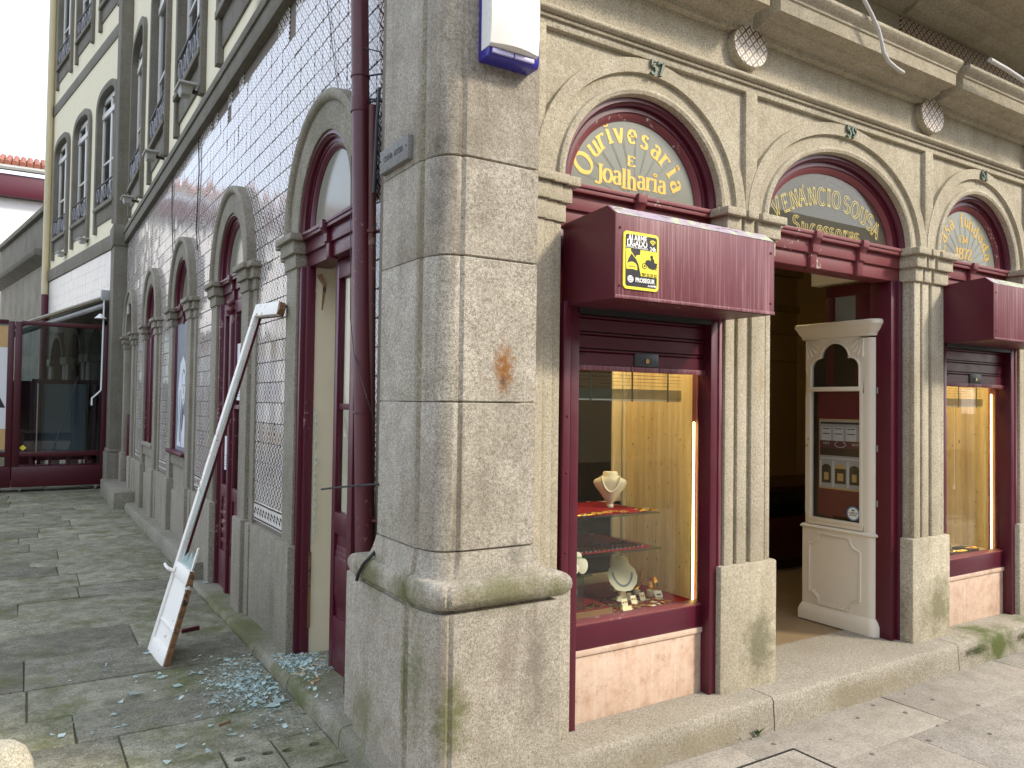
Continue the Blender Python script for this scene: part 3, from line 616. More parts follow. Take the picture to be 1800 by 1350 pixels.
# ------------------------------------------------------------------ lettering: a roman stroke face, thick uprights and thin hairlines
def ar(cx, cy, rx, ry, a0, a1, n=14): return [(cx+rx*math.cos(R(a0+(a1-a0)*i/n)), cy+ry*math.sin(R(a0+(a1-a0)*i/n))) for i in range(n+1)]
def sf(x, y, w=0.17): return [(x-w, y), (x+w, y)]
G = {
 'O': ([ar(.42, .5, .36, .49, 90, 450, 28)], .84), 'u': ([[(.14, .68), (.14, .25)]+ar(.32, .22, .18, .2, 180, 340, 8), [(.52, .68), (.52, 0)], sf(.10, .67, .1), sf(.56, .02, .1)], .66),
 'r': ([[(.14, 0), (.14, .68)], ar(.36, .45, .21, .22, 175, 40, 8), sf(.14, .02), sf(.08, .67, .09)], .52), 'i': ([[(.16, 0), (.16, .68)], sf(.16, .02), sf(.10, .67, .09), ar(.16, .90, .05, .05, 0, 360, 10)], .34),
 'v': ([[(.06, .68), (.30, 0)], [(.30, 0), (.52, .68)], sf(.07, .67, .12), sf(.51, .67, .1)], .6), 'e': ([[(.10, .37), (.52, .37)]+ar(.31, .35, .22, .32, 4, 318, 20)], .6),
 's': ([ar(.27, .51, .17, .16, 25, 250, 12)+ar(.25, .18, .19, .17, 75, -155, 14)], .54), 'a': ([ar(.30, .50, .18, .17, 160, 0, 8)+[(.48, .1), (.58, .02)], ar(.29, .19, .2, .19, 35, 330, 16)], .62),
 'J': ([[(.36, 1), (.36, .2)]+ar(.19, .2, .17, .2, 0, -150, 10), sf(.36, .98)], .5), 'o': ([ar(.32, .34, .25, .33, 90, 450, 24)], .64), 'l': ([[(.16, 0), (.16, 1.02)], sf(.16, .02), sf(.10, 1.0, .09)], .34),
 'h': ([[(.15, 0), (.15, 1.02)], ar(.34, .46, .19, .21, 180, 0, 8)+[(.53, 0)], sf(.15, .02), sf(.53, .02), sf(.09, 1.0, .09)], .7), 'E': ([[(.14, 0), (.14, 1)], [(.06, .97), (.58, .97)], [(.14, .52), (.48, .52)], [(.06, .03), (.6, .03)], [(.58, .97), (.58, .82)], [(.60, .03), (.60, .2)]], .7),
 'V': ([[(.05, 1), (.37, 0)], [(.37, 0), (.68, 1)], sf(.06, .98, .12), sf(.67, .98, .1)], .74), 'N': ([[(.12, 0), (.12, 1)], [(.12, 1), (.64, 0)], [(.64, 0), (.64, 1)], sf(.12, .02, .11), sf(.64, .98, .11)], .78),
 'A': ([[(.06, 0), (.37, 1)], [(.37, 1), (.70, 0)], [(.17, .36), (.58, .36)], sf(.06, .02, .11), sf(.70, .02, .11)], .78), 'C': ([ar(.42, .5, .36, .49, 42, 318, 22), [(.69, .8), (.69, .98)]], .76),
 'I': ([[(.2, 0), (.2, 1)], sf(.2, .02), sf(.2, .98)], .4), 'S': ([ar(.32, .75, .24, .24, 30, 255, 14)+ar(.32, .26, .26, .25, 75, -150, 16)], .66), 'U': ([[(.12, 1), (.12, .3)]+ar(.38, .28, .26, .27, 180, 360, 12)+[(.64, 1)], sf(.12, .98, .11), sf(.64, .98, .11)], .76),
 'c': ([ar(.31, .34, .23, .33, 45, 315, 18)], .56), 'f': ([[(.18, 0), (.18, .78)]+ar(.34, .80, .16, .2, 180, 40, 8), [(.04, .66), (.36, .66)], sf(.18, .02)], .42), 'n': ([[(.14, 0), (.14, .68)], ar(.33, .46, .19, .21, 180, 0, 8)+[(.52, 0)], sf(.14, .02), sf(.52, .02), sf(.08, .67, .09)], .68),
 'd': ([[(.50, 0), (.50, 1.02)], ar(.30, .33, .21, .32, 40, 320, 18), sf(.56, .02, .1), sf(.44, 1.0, .09)], .66), 'M': ([[(.12, 0), (.12, 1)], [(.12, 1), (.44, .05)], [(.44, .05), (.76, 1)], [(.76, 1), (.76, 0)], sf(.12, .02, .11), sf(.76, .02, .12)], .9),
 '1': ([[(.24, 0), (.24, 1)], [(.24, 1), (.08, .82)], sf(.24, .02)], .46), '8': ([ar(.30, .74, .2, .24, 90, 450, 20), ar(.30, .26, .25, .26, 90, 450, 20)], .6), '7': ([[(.06, .8), (.06, .97), (.54, .97)], [(.54, .97), (.24, 0)]], .58),
 '2': ([ar(.29, .74, .22, .24, 160, -30, 12)+[(.08, .05)], [(.06, .04), (.54, .04), (.56, .2)]], .6), '5': ([[(.50, .97), (.14, .97), (.13, .56)], ar(.28, .30, .24, .3, 130, -150, 16)], .6), '9': ([ar(.30, .68, .22, .3, 0, 360, 20), [(.52, .68), (.48, .3), (.2, 0)]], .6), '6': ([ar(.30, .30, .22, .3, 0, 360, 20), [(.08, .3), (.12, .7), (.4, 1)]], .6), '0': ([ar(.30, .5, .22, .49, 90, 450, 24)], .6)}
def stroke_strip(pts, thick, thin, off=None, lw=0.05):
    """left and right offset polylines of a pen stroke"""
    n_ = len(pts); out = []
    closed = n_ > 6 and abs(pts[0][0]-pts[-1][0])+abs(pts[0][1]-pts[-1][1]) < 1e-3
    for i in range(n_):
        a = pts[i-1] if i > 0 else (pts[-2] if closed else pts[0]); b = pts[i+1] if i < n_-1 else (pts[1] if closed else pts[-1])
        dx, dy = b[0]-a[0], b[1]-a[1]; L = math.hypot(dx, dy) or 1e-6
        w = thin+(thick-thin)*abs(dy)/L
        nx, ny = -dy/L, dx/L
        if off is None: out.append(((pts[i][0]+nx*w/2, pts[i][1]+ny*w/2), (pts[i][0]-nx*w/2, pts[i][1]-ny*w/2)))
        else: k = off*w/2; out.append(((pts[i][0]+nx*(k+lw/2), pts[i][1]+ny*(k+lw/2)), (pts[i][0]+nx*(k-lw/2), pts[i][1]+ny*(k-lw/2))))
    return out
def glyph(mb, ch, s, z, ang, h, d, thick=0.17, thin=0.06, outline=False, wide=1.0):
    st, adv = G[ch]; ca, sa = math.cos(ang), math.sin(ang); k = 0
    def put(x, y): x = (x-adv/2)*h*wide; y = (y-(0.5 if ch.isupper() or ch in 'lhfd0123456789' else 0.36))*h; return s+x*ca-y*sa, z+x*sa+y*ca
    for p in st:
        for off in ((None,) if not outline else (-1, 1)):
            pr = stroke_strip(p, thick, thin if not outline else 0.09, off, 0.045); dd = d+k*0.00012; k += 1
            v = []; f = []
            for i, (a, b) in enumerate(pr):
                qa, qb = put(*a), put(*b); v += [(qa[0], dd, qa[1]), (qb[0], dd, qb[1])]
                if i: f.append((2*i-2, 2*i-1, 2*i+1, 2*i))
            mb.add(v, f)
def line_text(mb, txt, sc, z, h, d, wide=1.0, space=1.0, **kw):
    w = sum((G[c][1] if c != ' ' else .35) for c in txt)*h*wide*space; x = sc-w/2
    for c in txt:
        a = (G[c][1] if c != ' ' else .35)*h*wide*space
        if c != ' ': glyph(mb, c, x+a/2, z, 0, h, d, wide=wide, **kw)
        x += a

# ------------------------------------------------------------------ fanlights, transoms
def fanlight(T, c, a, b, brackets, glassm, mats=('burgundy', 'burgundy_pink'), deep=0.0, inset=0.088, name='fanlight', par=None, base=ZS):
    D = -deep
    fr_ = MB(T).arch(c, base, a, b, [(0.004, D-.22), (0.004, D-.045), (-.020, D-.045), (-.024, D-.056), (-.034, D-.062), (-.034, D-.080), (-.058, D-.080), (-.058, D-.22)], 40).build(name, mats[0], par or B, smooth=True)
    MB(T).arch(c, base, a, b, [(-.055, D-.20), (-.055, D-.086), (-.078, D-.092), (-.084, D-.100), (-inset-.004, D-.104), (-inset-.004, D-.20)], 40).build('bead', mats[1], fr_, smooth=True)
    n_ = 40; e = [(c-(a-inset)*math.cos(PI*i/n_), base-0.01+(b-inset+.01)*math.sin(PI*i/n_)) for i in range(n_+1)]
    MB(T).loft([[(x, D-.110, z) for x, z in e], [(x, D-.115, z) for x, z in e]]).build('pane', glassm, fr_)
    tr = MB(T)
    tr.box(c-a-.01, c+a+.01, D-.22, D-.088, 2.408, 2.490); tr.box(c-a-.01, c+a+.01, D-.22, D-.072, 2.488, 2.566); tr.box(c-a-.01, c+a+.01, D-.22, D-.045, 2.564, 2.586); tr.box(c-a-.01, c+a+.01, D-.22, D-.038, 2.585, 2.606)
    tr = tr.build('transom', mats[1], fr_, bev=0.003)
    for x in brackets:
        mb = MB(T); pr_ = [(D-.12, 2.400), (D-.072, 2.400), (D-.066, 2.410), (D-.066, 2.484), (D-.05, 2.490), (D-.05, 2.535), (D-.03, 2.563), (D-.026, 2.566), (D-.022, 2.609), (D-.12, 2.609)]
        mb.loft([[(x-.028, d, z) for d, z in pr_], [(x+.028, d, z) for d, z in pr_]]).build('bracket', mats[1], fr_, bev=0.003)
    return fr_
f1 = fanlight(TR, *RB[0], [2.47], 'glass_etched'); f2 = fanlight(TR, *RB[1], [3.80, 4.24], 'glass_old'); f3 = fanlight(TR, *RB[2], [5.49], 'glass_etched')
GD = -0.1085
mb = MB(TR)
for ch, sg in zip('Ourivesaria', ((2.175, 2.726), (2.238, 2.805), (2.281, 2.848), (2.326, 2.883), (2.388, 2.897), (2.469, 2.907), (2.552, 2.896), (2.627, 2.862), (2.682, 2.824), (2.733, 2.775), (2.762, 2.712))):
    an = math.atan2(sg[1]-2.605, sg[0]-2.467); glyph(mb, ch, sg[0], sg[1], (an-PI/2)*0.92, 0.098 if ch != 'O' else 0.108, GD, thick=0.2, thin=0.07)
line_text(mb, 'E', 2.466, 2.785, 0.05, GD, wide=1.5, thick=0.2, thin=0.1)
line_text(mb, 'Joalharia', 2.470, 2.693, 0.092, GD, wide=1.0, thick=0.2, thin=0.07)
mb.build('lettering', 'gold_leaf', f1)
def rays(fan, c, z, n_, rmax):
    mb = MB(TR)
    for i in range(n_):
        t = R(14+152*i/(n_-1)); r0, r1 = 0.05, rmax*random.uniform(.82, 1.0); w = 0.0022
        for k in (-1, 1):
            tt = t+k*0.016; dx, dz = math.cos(tt), math.sin(tt)
            mb.add([(c+dx*r0-dz*w, GD-.0003, z+dz*r0+dx*w), (c+dx*r0+dz*w, GD-.0003, z+dz*r0-dx*w), (c+dx*r1+dz*w*.6, GD-.0003, z+dz*r1-dx*w*.6), (c+dx*r1-dz*w*.6, GD-.0003, z+dz*r1+dx*w*.6)], [(0, 1, 2, 3)])
    mb.build('etched_rays', 'glass_ray', fan)
rays(f1, 2.49, 2.60, 11, 0.37); rays(f3, 5.51, 2.60, 11, 0.37)
mb = MB(TR)
for k, sg in zip('VENANCIOSOUSA', ((3.525, 2.722), (3.608, 2.757), (3.682, 2.788), (3.752, 2.812), (3.840, 2.830), (3.925, 2.840), (3.995, 2.844), (4.066, 2.842), (4.167, 2.828), (4.248, 2.810), (4.330, 2.784), (4.399, 2.754), (4.461, 2.715))):
    x = (sg[0]-4.0)/0.50; glyph(mb, k, sg[0], sg[1], -x*0.50, 0.098, GD, thick=0.2, outline=True, wide=0.92)
glyph(mb, 'v', 3.755, 2.876, PI, 0.03, GD, thick=0.1, thin=0.06)
for k, x in zip('Sucessores', (3.700, 3.775, 3.848, 3.912, 3.972, 4.026, 4.090, 4.158, 4.216, 4.270)):
    glyph(mb, k, x, 2.638 if k != 'S' else 2.652, 0, 0.088, GD, thick=0.2, outline=True)
mb.build('lettering', 'gold_line', f2)
mb = MB(TR)
for k, sg in zip('Casafundada', ((5.205, 2.70), (5.238, 2.769), (5.281, 2.825), (5.331, 2.867), (5.460, 2.916), (5.522, 2.907), (5.583, 2.888), (5.650, 2.862), (5.710, 2.820), (5.768, 2.767), (5.795, 2.695))):
    an = math.atan2(sg[1]-2.605, sg[0]-5.495); glyph(mb, k, sg[0], sg[1], (an-PI/2)*0.95, 0.092, GD, thick=0.18, thin=0.07)
line_text(mb, 'EM', 5.483, 2.784, 0.05, GD, wide=1.4, thick=0.17, thin=0.08)
line_text(mb, '1872', 5.487, 2.684, 0.075, GD, wide=1.25, thick=0.2, thin=0.08)
mb.build('lettering', 'gold_leaf', f3)
for t_, (c, a, b) in zip(('57', '59', '61'), RB):
    mb = MB(TR); x0 = c+0.028
    for i, ch in enumerate(t_):
        for st in G[ch][0]:
            pr_ = stroke_strip(st, 0.2, 0.13)
            rings = [[(x0+(i-.5)*.046+(q[0]-.3)*.066, d, 3.213+(q[1]-.5)*.066) for q, d in ((p_[0], .0), (p_[0], .012), (p_[1], .012), (p_[1], .0))] for p_ in pr_]
            mb.loft(rings)
    mb.build('house_number', 'bronze_green', B)

# ------------------------------------------------------------------ shop windows
def slat_prof(z0, z1, d): h = z1-z0; return [(d-.012, z0), (d, z0), (d, z0+h*.72), (d-.008, z0+h*.78), (d-.001, z0+h*.84), (d-.001, z0+h*.93), (d-.012, z1-.001)]
def display_window(o, first):
    W_ = MB(TR).box(o-.46, o+.47, -.165, -.072, 0.488, 0.598).build('display_window', 'burgundy', B, bev=0.004)     # fascia under the pane
    MB(TR).box(o-.46, o+.474, -.156, -.070, 0.597, 0.606).build('sill', 'burgundy_pink', W_, bev=0.003)
    MB(TR).box(o-.46, o+.472, -.22, -.076, 0.10, 0.484).build('stall_panel', 'pink_marble', W_, bev=0.004)
    MB(TR).box(o-.46, o+.472, -.22, -.066, 0.462, 0.4885).build('marble_rail', 'pink_marble', W_, bev=0.003)
    for s0, s1 in ((-.485, -.445), (-.440, -.392), (.432, .482)):
        MB(TR).box(o+s0, o+s1, -.10, -.018 if s0 < -.45 or s0 > 0 else -.026, 0.12, 2.06).build('shutter_guide', 'burgundy', W_, bev=0.004)
    MB(TR).box(o+.485, o+.505, -.20, -.012, 0.12, 2.06).build('shutter_guide', 'burgundy_faded', W_, bev=0.003)
    for s0, s1, d0, d1 in ((.474, .490, -.15, -.118), (.486, .515, -.16, -.10)): MB(TR).box(o+s0, o+s1, d0, d1, 0.10, 2.40).build('jamb', 'burgundy', W_, bev=0.003)
    MB(TR).box(o-.49, o-.43, -.26, -.10, 0.10, 2.40).build('jamb', 'burgundy', W_, bev=0.003)
    MB(TR).box(o-.43, o+.476, -.146, -.140, 0.60, 2.10).build('pane', 'glass', W_)
    for z0, z1 in ((1.785, 1.862), (1.864, 1.939), (1.941, 2.016), (2.018, 2.09)):
        MB(TR).loft([[(s_, d, z) for d, z in slat_prof(z0, z1, -.068)] for s_ in (o-.39, o+.44)]).build('shutter_slat', 'burgundy_worn' if False else 'burgundy', W_)
    MB(TR).box(o-.39, o+.44, -.095, -.083, 1.775, 2.30).build('slat_light_block', 'burgundy', W_)  # unseen board added to stop showcase light leaking between the slats
    for s0, s1 in ((-.39, -.062), (-.058, .12), (.124, .44)): MB(TR).box(o+s0, o+s1, -.08, -.06, 1.760, 1.784).build('bottom_bar', 'burgundy_faded', W_, bev=0.002)
    lp = MB(TR).box(o-.035, o+.118, -.068, -.062, 1.789, 1.852).build('lock_plate', 'lock_plate', W_, bev=0.003)
    mb = MB(TR); n_ = 14
    mb.loft([[(o+.042+.012*math.cos(2*PI*k/n_), d, 1.815+.012*math.sin(2*PI*k/n_)) for k in range(n_)] for d in (-.062, -.057)]); mb.build('keyhole', 'brass', lp)
    for s_, sg in ((-.375, 1), (.445, -1)): MB(TR).tube([(o+s_, -.068, 1.83), (o+s_, -.045, 1.83), (o+s_+sg*.02, -.04, 1.832)], .005, 6).build('bolt', 'iron_black', W_)
    for z in (0.70, 0.95, 1.3, 1.55): MB(TR).sphere((o-.462, -.018, z), .006, 8).build('screw', 'burgundy', W_)
    # shutter housing
    zb, zt, yf = 2.043, 2.388, 0.30
    pr_ = [(-.06, zb), (yf-.012, zb), (yf, zb+.003), (yf, zt), (yf-.052, zt+.042), (-.06, zt+.020)]
    bx_ = MB(TR).loft([[(s_, d, z) for d, z in pr_] for s_ in (o-.462, o+.515)]).build('shutter_box', 'burgundy_faded', W_, bev=0.002)
    MB(TR).loft([[(o-.4655, d, z) for d, z in pr_], [(o-.4625, d, z) for d, z in pr_]]).build('side_plate', 'burgundy', bx_)
    MB(TR).box(o-.455, o+.508, -.05, yf-.014, zb-.003, zb-.0005).build('underside', 'burgundy_worn', bx_)
    MB(TR).loft([[(s_, d, z) for d, z in ((yf-.004, zt+.0055), (yf+.001, zt+.002), (yf-.053, zt+.0445), (yf-.06, zt+.041))] for s_ in (o-.455, o+.51)]).build('peeling_flashing', 'flashing', bx_)
    MB(TR).box(o-.40, o+.45, -.066, -.02, 2.015, 2.04).build('slot', 'iron_black', bx_)
    for k in range(2):
        for s_ in (-.44, .49): MB(TR).sphere((o+s_, yf, zb+.05+k*.24), .006, 8).build('rivet', 'burgundy_worn', bx_)
    MB(TR).box(o-.463, o+.516, yf-.006, yf+.003, zb-.002, zb+.012).build('lip', 'burgundy_faded', bx_, bev=0.001)
    # showcase behind the pane
    c = MB(TR).box(o-.50, o+.499, -.80, -.157, 0.52, 0.588).build('showcase', 'velvet' if first else 'cream', W_)
    MB(TR).box(o+.50, o+.54, -.80, -.163, 0.588, 2.25).build('side_wall', 'travertine', c)
    MB(TR).box(o-.52, o-.48, -.80, -.25, 0.588, 2.25).build('side_wall', 'travertine', c)
    MB(TR).box(o-.52, o+.52, -.80, -.155, 2.25, 2.29).build('ceiling', 'cream', c)
    MB(TR).box(o+.468, o+.475, -.176, -.168, 0.592, 1.52 if first else 1.72).build('light_strip', 'led', c)
    MB(TR).box(o-.40, o+.40, -.42, -.40, 2.228, 2.246).build('light_strip', 'led_top', c)
    if first:
        for s0, s1, z0, z1 in ((-.48, .46, 1.02, 1.05), (-.48, .46, 0.588, 0.64), (.40, .46, 0.64, 2.25), (.475, .499, 0.59, 2.25), (-.48, -.42, 0.64, 2.25), (-.48, .46, 2.0, 2.25)):
            MB(TR).box(o+s0, o+s1, -.775, -.735, z0, z1).build('back_frame', 'cream', c, bev=0.003)
        MB(TR).box(o-.42, o+.40, -.758, -.754, 0.64, 2.0).build('back_pane', 'glass_dark', c)
    else: MB(TR).box(o-.52, o+.50, -.80, -.76, 0.588, 2.25).build('back_wall', 'travertine', c)
    for s0, zz in ((.50, .74), (.50, .92), (.50, 1.42)):
        for dd in (-.30, -.55): 
            n_ = 8; MB(TR).loft([[(o+s_, dd+.004*math.cos(2*PI*k/n_), zz+.004*math.sin(2*PI*k/n_)) for k in range(n_)] for s_ in (s0-.0012, s0+.003)]).build('shelf_hole', 'iron_black', c)
    # venetian blind
    bl = MB(TR).box(o-.40, o+.40, -.215, -.195, 1.625, 1.632).build('blind', 'alu', c)
    for k in range(9):
        MB(TR).box(o-.40, o+.40, -.217, -.193, 1.634+k*.0055, 1.6375+k*.0055).build('slat', 'blind_green', bl)
    for k in range(13): MB(TR).box(o-.40, o+.40, -.216, -.194, 1.70+k*.017, 1.7012+k*.017).build('slat', 'blind_green', bl)
    for s_ in (-.20, .06, .30): MB(TR).box(o+s_, o+s_+.008, -.1935, -.191, 1.62, 1.95).build('ladder_tape', 'blind_green', bl)
    return W_
m = N('flashing'); p = m.pos()
c = m.mix(m.ramp(m.noise(p, 11, 6, 0.7), [(0.50, 0.0), (0.53, 1.0)], 'LINEAR'), (0.36, 0.30, 0.36), (0.40, 0.44, 0.32))
c = m.mix(m.ramp(m.noise(m.mapping(p, (14, 60, 60)), 1.0, 6, 0.75), [(0.58, 0.0), (0.60, 1.0)]), c, (0.05, 0.02, 0.02)); m.bsdf(c, 0.7); M['flashing'] = m.m
W1 = display_window(2.495, True); W3 = display_window(5.512, False)

# doorway: frame, inner lobby
D_ = MB(TR).box(4.60, 4.668, -.24, -.09, 0.158, 2.41).build('doorway', 'burgundy', B, bev=0.004)
for s0, s1, d0, d1 in ((4.655, 4.69, -.12, -.07), (3.36, 3.40, -.24, -.09), (3.40, 3.43, -.24, -.12)): MB(TR).box(s0, s1, d0, d1, 0.158, 2.41).build('jamb', 'burgundy', D_, bev=0.004)
lf = MB().box(4.615, 4.66, 2.99, 3.31, 2.35, 2.425)      # open inner door leaf, seen over the cabinet
lf.box(4.615, 4.66, 3.25, 3.31, 0.17, 2.35).box(4.615, 4.66, 2.99, 3.09, 0.17, 2.35)
lf = lf.build('door_leaf', 'burgundy', D_, bev=0.004); MB().box(4.63, 4.645, 3.09, 3.25, 1.0, 2.35).build('pane', 'glass_frost', lf); MB().box(4.62, 4.65, 3.09, 3.25, 0.17, 1.0).build('panel', 'burgundy', lf)
MB().box(4.58, 4.66, 3.0, 3.4, 2.44, 2.62).build('lobby_panel', 'cream', D_)
# shop interior: panelled back wall with arched recess, counter
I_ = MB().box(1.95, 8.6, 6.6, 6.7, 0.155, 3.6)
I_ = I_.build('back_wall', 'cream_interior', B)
for z0, z1, y in ((2.55, 2.60, 6.57), (2.85, 2.92, 6.55), (3.3, 3.6, 6.5), (2.2, 2.22, 6.58)): MB().box(1.95, 8.6, y, 6.6, z0, z1).build('cornice_mould', 'cream_interior', I_, bev=0.008)
for xc in (4.6, 5.9, 7.2):
    tt = lambda s, d, z: (s, 6.6-d, z)
    MB(tt).arch(xc, 2.1, 0.42, 0.35, [(0, 0), (0, .03), (.05, .05), (.08, .02), (.08, 0)], 20).build('arch_mould', 'cream_interior', I_, smooth=True)
    MB(tt).box(xc-.40, xc+.40, -.02, .012, 0.9, 2.1).build('showcase_glass', 'dark_room', I_)
for xc, zc in ((4.2, 2.98), (5.2, 3.12), (6.6, 3.1)):
    MB(lambda s, d, z: (s, 6.6-d, z)).tube([(xc+.16*math.cos(t)*f, .02, zc+.13*math.sin(t)*f) for f in (1.0, .7) for t in [2*PI*k/16 for k in range(17)]], .012, 6).build('plaster_scroll', 'cream_interior', I_, smooth=True)
MB().box(3.30, 3.345, 2.98, 6.6, 0.155, 3.6).build('partition', 'cream_interior', I_)
ct = thing('shop_counter', (5.0, 4.9, 0.155), 'dark red wooden counter inside the doorway, beside the white cabinet', 'counter')
MB().box(4.35, 7.2, 4.6, 5.25, 0.155, 0.24).build('base', 'wood_dark', ct); MB().box(4.3, 7.2, 4.58, 5.28, 0.24, 0.62).build('front_panel', 'wood_red', ct, bev=0.01); MB().box(4.30, 7.2, 4.6, 5.26, 0.62, 0.86).build('glass_case', 'glass_dark', ct); MB().box(4.28, 7.25, 4.55, 5.3, 0.86, 0.90).build('top', 'wood_dark', ct, bev=0.006)
sb = thing('cash_register', (4.85, 4.85, 0.90), 'dark till with rows of pale keys standing on the shop counter', 'till')
MB().loft([[(x, 4.62, .90), (x, 5.1, .90), (x, 5.1, 1.04), (x, 4.9, 1.04), (x, 4.62, .93)] for x in (4.62, 5.1)]).build('body', 'black_stand', sb, bev=0.006)
for i in range(6):
    for j in range(4): MB().box(4.66+i*.066, 4.70+i*.066, 4.66+j*.06, 4.695+j*.06, .93+j*.024, .955+j*.024).build('key', 'poster_grey', sb)
cd = thing('calendar_card', (4.7, 5.15, 0.9), 'pale printed card standing upright on the shop counter', 'card')
MB().box(4.62, 4.86, 5.14, 5.146, 0.90, 1.32).build('sheet', 'price_paper', cd)
for i in range(5):
    for j in range(3): MB().box(4.65+j*.07, 4.70+j*.07, 5.137, 5.1395, .96+i*.065, 1.0+i*.065).build('print_block', 'gold_line', cd)
bt = thing('hand_gel_bottle', (4.52, 5.1, 0.9), 'small clear pump bottle beside the card on the counter', 'bottle')
MB().lathe([(.03, 0), (.034, .01), (.034, .10), (.012, .13), (.012, .15)], (4.52, 5.12, .90), 12).build('body', 'glass_shelf', bt, smooth=True); MB().tube([(4.52, 5.12, 1.05), (4.52, 5.12, 1.09), (4.50, 5.09, 1.09)], .006, 6).build('pump', 'sign_white', bt)
bxs = thing('carton', (4.75, 4.5, 0.155), 'brown cardboard carton on the shop floor against the counter', 'box')
MB().box(4.55, 4.98, 4.25, 4.53, 0.155, 0.46).build('box', 'oak', bxs, bev=0.004); MB().box(4.62, 4.92, 4.28, 4.50, 0.46, 0.64).build('lid_box', 'poster_grey', bxs, bev=0.004)
tl = thing('tube_lamp', (4.6, 4.6, 3.3), 'lit fluorescent tube seen through the middle fanlight of the shop', 'lamp')
MB().box(4.0, 5.4, 4.57, 4.63, 3.33, 3.40).build('housing', 'sign_white', tl, bev=0.004); MB().tube([(4.05, 4.6, 3.31), (5.35, 4.6, 3.31)], .016, 10).build('tube', 'tube_lamp', tl)
for x in (4.1, 5.3): MB().box(x-.01, x+.01, 4.59, 4.61, 3.40, 3.63).build('hanger', 'alu', tl)
# ------------------------------------------------------------------ alley facade
LC = [4.19, 6.48, 8.79, 11.10, 13.48]; LA, LB = 0.45, 0.50; LO = 0.77
LPROF = [(0, -.26), (0, -.004), (.008, 0), (.150, 0), (.154, .016), (.172, .030), (.196, .030), (.212, .018), (.215, -.06), (.215, -.26)]
def lpier(c, side):
    s0, s1 = (c+LA, c+LO) if side > 0 else (c-LO, c-LA)
    i0, i1 = (s0, s0+.21) if side > 0 else (s1-.21, s1)
    mb = MB(TL).box(s0+.003, s1-.003, -.26, -.030, 0.70, 2.41).box(i0, i1, -.10, 0.0, 0.70, 2.409)
    p = mb.build('pier', 'granite_grey', B, bev=0.006)
    MB(TL).box(s0-.027, s1+.027, -.26, .0, 0.0, 0.72).box(i0-.03, i1+.03, -.1, .03, 0.0, 0.735).build('plinth', 'granite_grey', p, bev=0.012)
    cap = MB(TL)
    for z0, z1, o in ((2.405, 2.490, 0.012), (2.488, 2.567, 0.034), (2.565, 2.607, 0.060)):
        cap.box(s0-o+.003, s1+o-.003, -.24, -.030+o, z0, z1).box(i0-o, i1+o, -.1, o, z0+.0007, z1-.0007)
    cap.build('capital', 'granite_grey', p, bev=0.005)
for i, c in enumerate(LC):
    if i: lpier(c, -1)
    lpier(c, 1)
    MB(TL).arch(c, ZS, LA, LB, LPROF, 40).build('arch', 'granite_grey', B, smooth=True)
# wall behind the tiles, dado between the piers
wl = MB(TL)
edges = [3.12]+[x for c in LC for x in (c-LA-.05, c+LA+.05)]+[14.6]
for k in range(0, len(edges), 2): wl.box(edges[k], edges[k+1], -.30, -.056, 0.0, ZS)
for k, c in enumerate(LC):
    s0 = 3.12 if k == 0 else (LC[k-1]+c)/2; s1 = 14.6 if k == len(LC)-1 else (LC[k+1]+c)/2
    spandrel(wl, c, LA+.12, LB+.12, s0, s1, 4.25, -.056, -.30)
tw = wl.build('alley_wall', 'mortar', B)
for k in range(1, len(edges)-1, 2): pass
for a, b in ((LC[0]+LO, LC[1]-LO), (LC[1]+LO, LC[2]-LO), (LC[2]+LO, LC[3]-LO), (LC[3]+LO, LC[4]-LO)): MB(TL).box(a+.02, b-.02, -.2, -.012, 0.0, 0.715).build('dado', 'granite_grey', B, bev=0.008)
# tiles: shared mesh, the nearest 300 singly, the others joined
def tile_uv(me, s0=None):
    ul = me.uv_layers.new(name='UVMap')
    for po in me.polygons:
        cy = sum(me.vertices[v].co.y for v in po.vertices)/len(po.vertices)
        for li in po.loop_indices:
            co = me.vertices[me.loops[li].vertex_index].co; ul.data[li].uv = (co.y/0.138+0.5, co.z/0.138+0.5)
def tile_mesh(name, mat):
    o = MB().add([(0, -.068, -.068), (0, .068, -.068), (0, .068, .068), (0, -.068, .068), (-.006, -.068, -.068), (-.006, .068, -.068), (-.006, .068, .068), (-.006, -.068, .068), (-.0085, -.065, -.065), (-.0085, .065, -.065), (-.0085, .065, .065), (-.0085, -.065, .065)],
        [(0, 1, 5, 4), (1, 2, 6, 5), (2, 3, 7, 6), (3, 0, 4, 7), (4, 5, 9, 8), (5, 6, 10, 9), (6, 7, 11, 10), (7, 4, 8, 11), (8, 9, 10, 11)]).build(name, mat)
    me = o.data; bpy.data.objects.remove(o); tile_uv(me); return me
tmA, tmB = tile_mesh('tile', 'tile'), tile_mesh('border_tile', 'tile_border')
cells = []
for j in range(25):
    z = 0.745+0.07+j*0.14
    if z > 4.2: continue
    for i in range(81):
        s = 3.19+i*0.14; skip = False
        for k, c in enumerate(LC):
            if z < ZS-.02 and c-LO+.06 < s < c+LO-.06: skip = True
            if z > ZS-.07 and ((s-c)/(LA+.13))**2+((z-ZS)/(LB+.13))**2 < 1: skip = True
        if z > 3.95 and 4.6 < s < 7.8 and random.random() < (0.55 if z > 4.05 else 0.22): skip = True
        if not skip and s < 14.5: cells.append((math.hypot(s, (z-1.6)*1.3), s, z, j))
cells.sort()
def tile_rot(): return Matrix.Rotation(random.gauss(0, .012), 4, 'Y') @ Matrix.Rotation(random.gauss(0, .012), 4, 'Z')
XT = XL+.056-.001
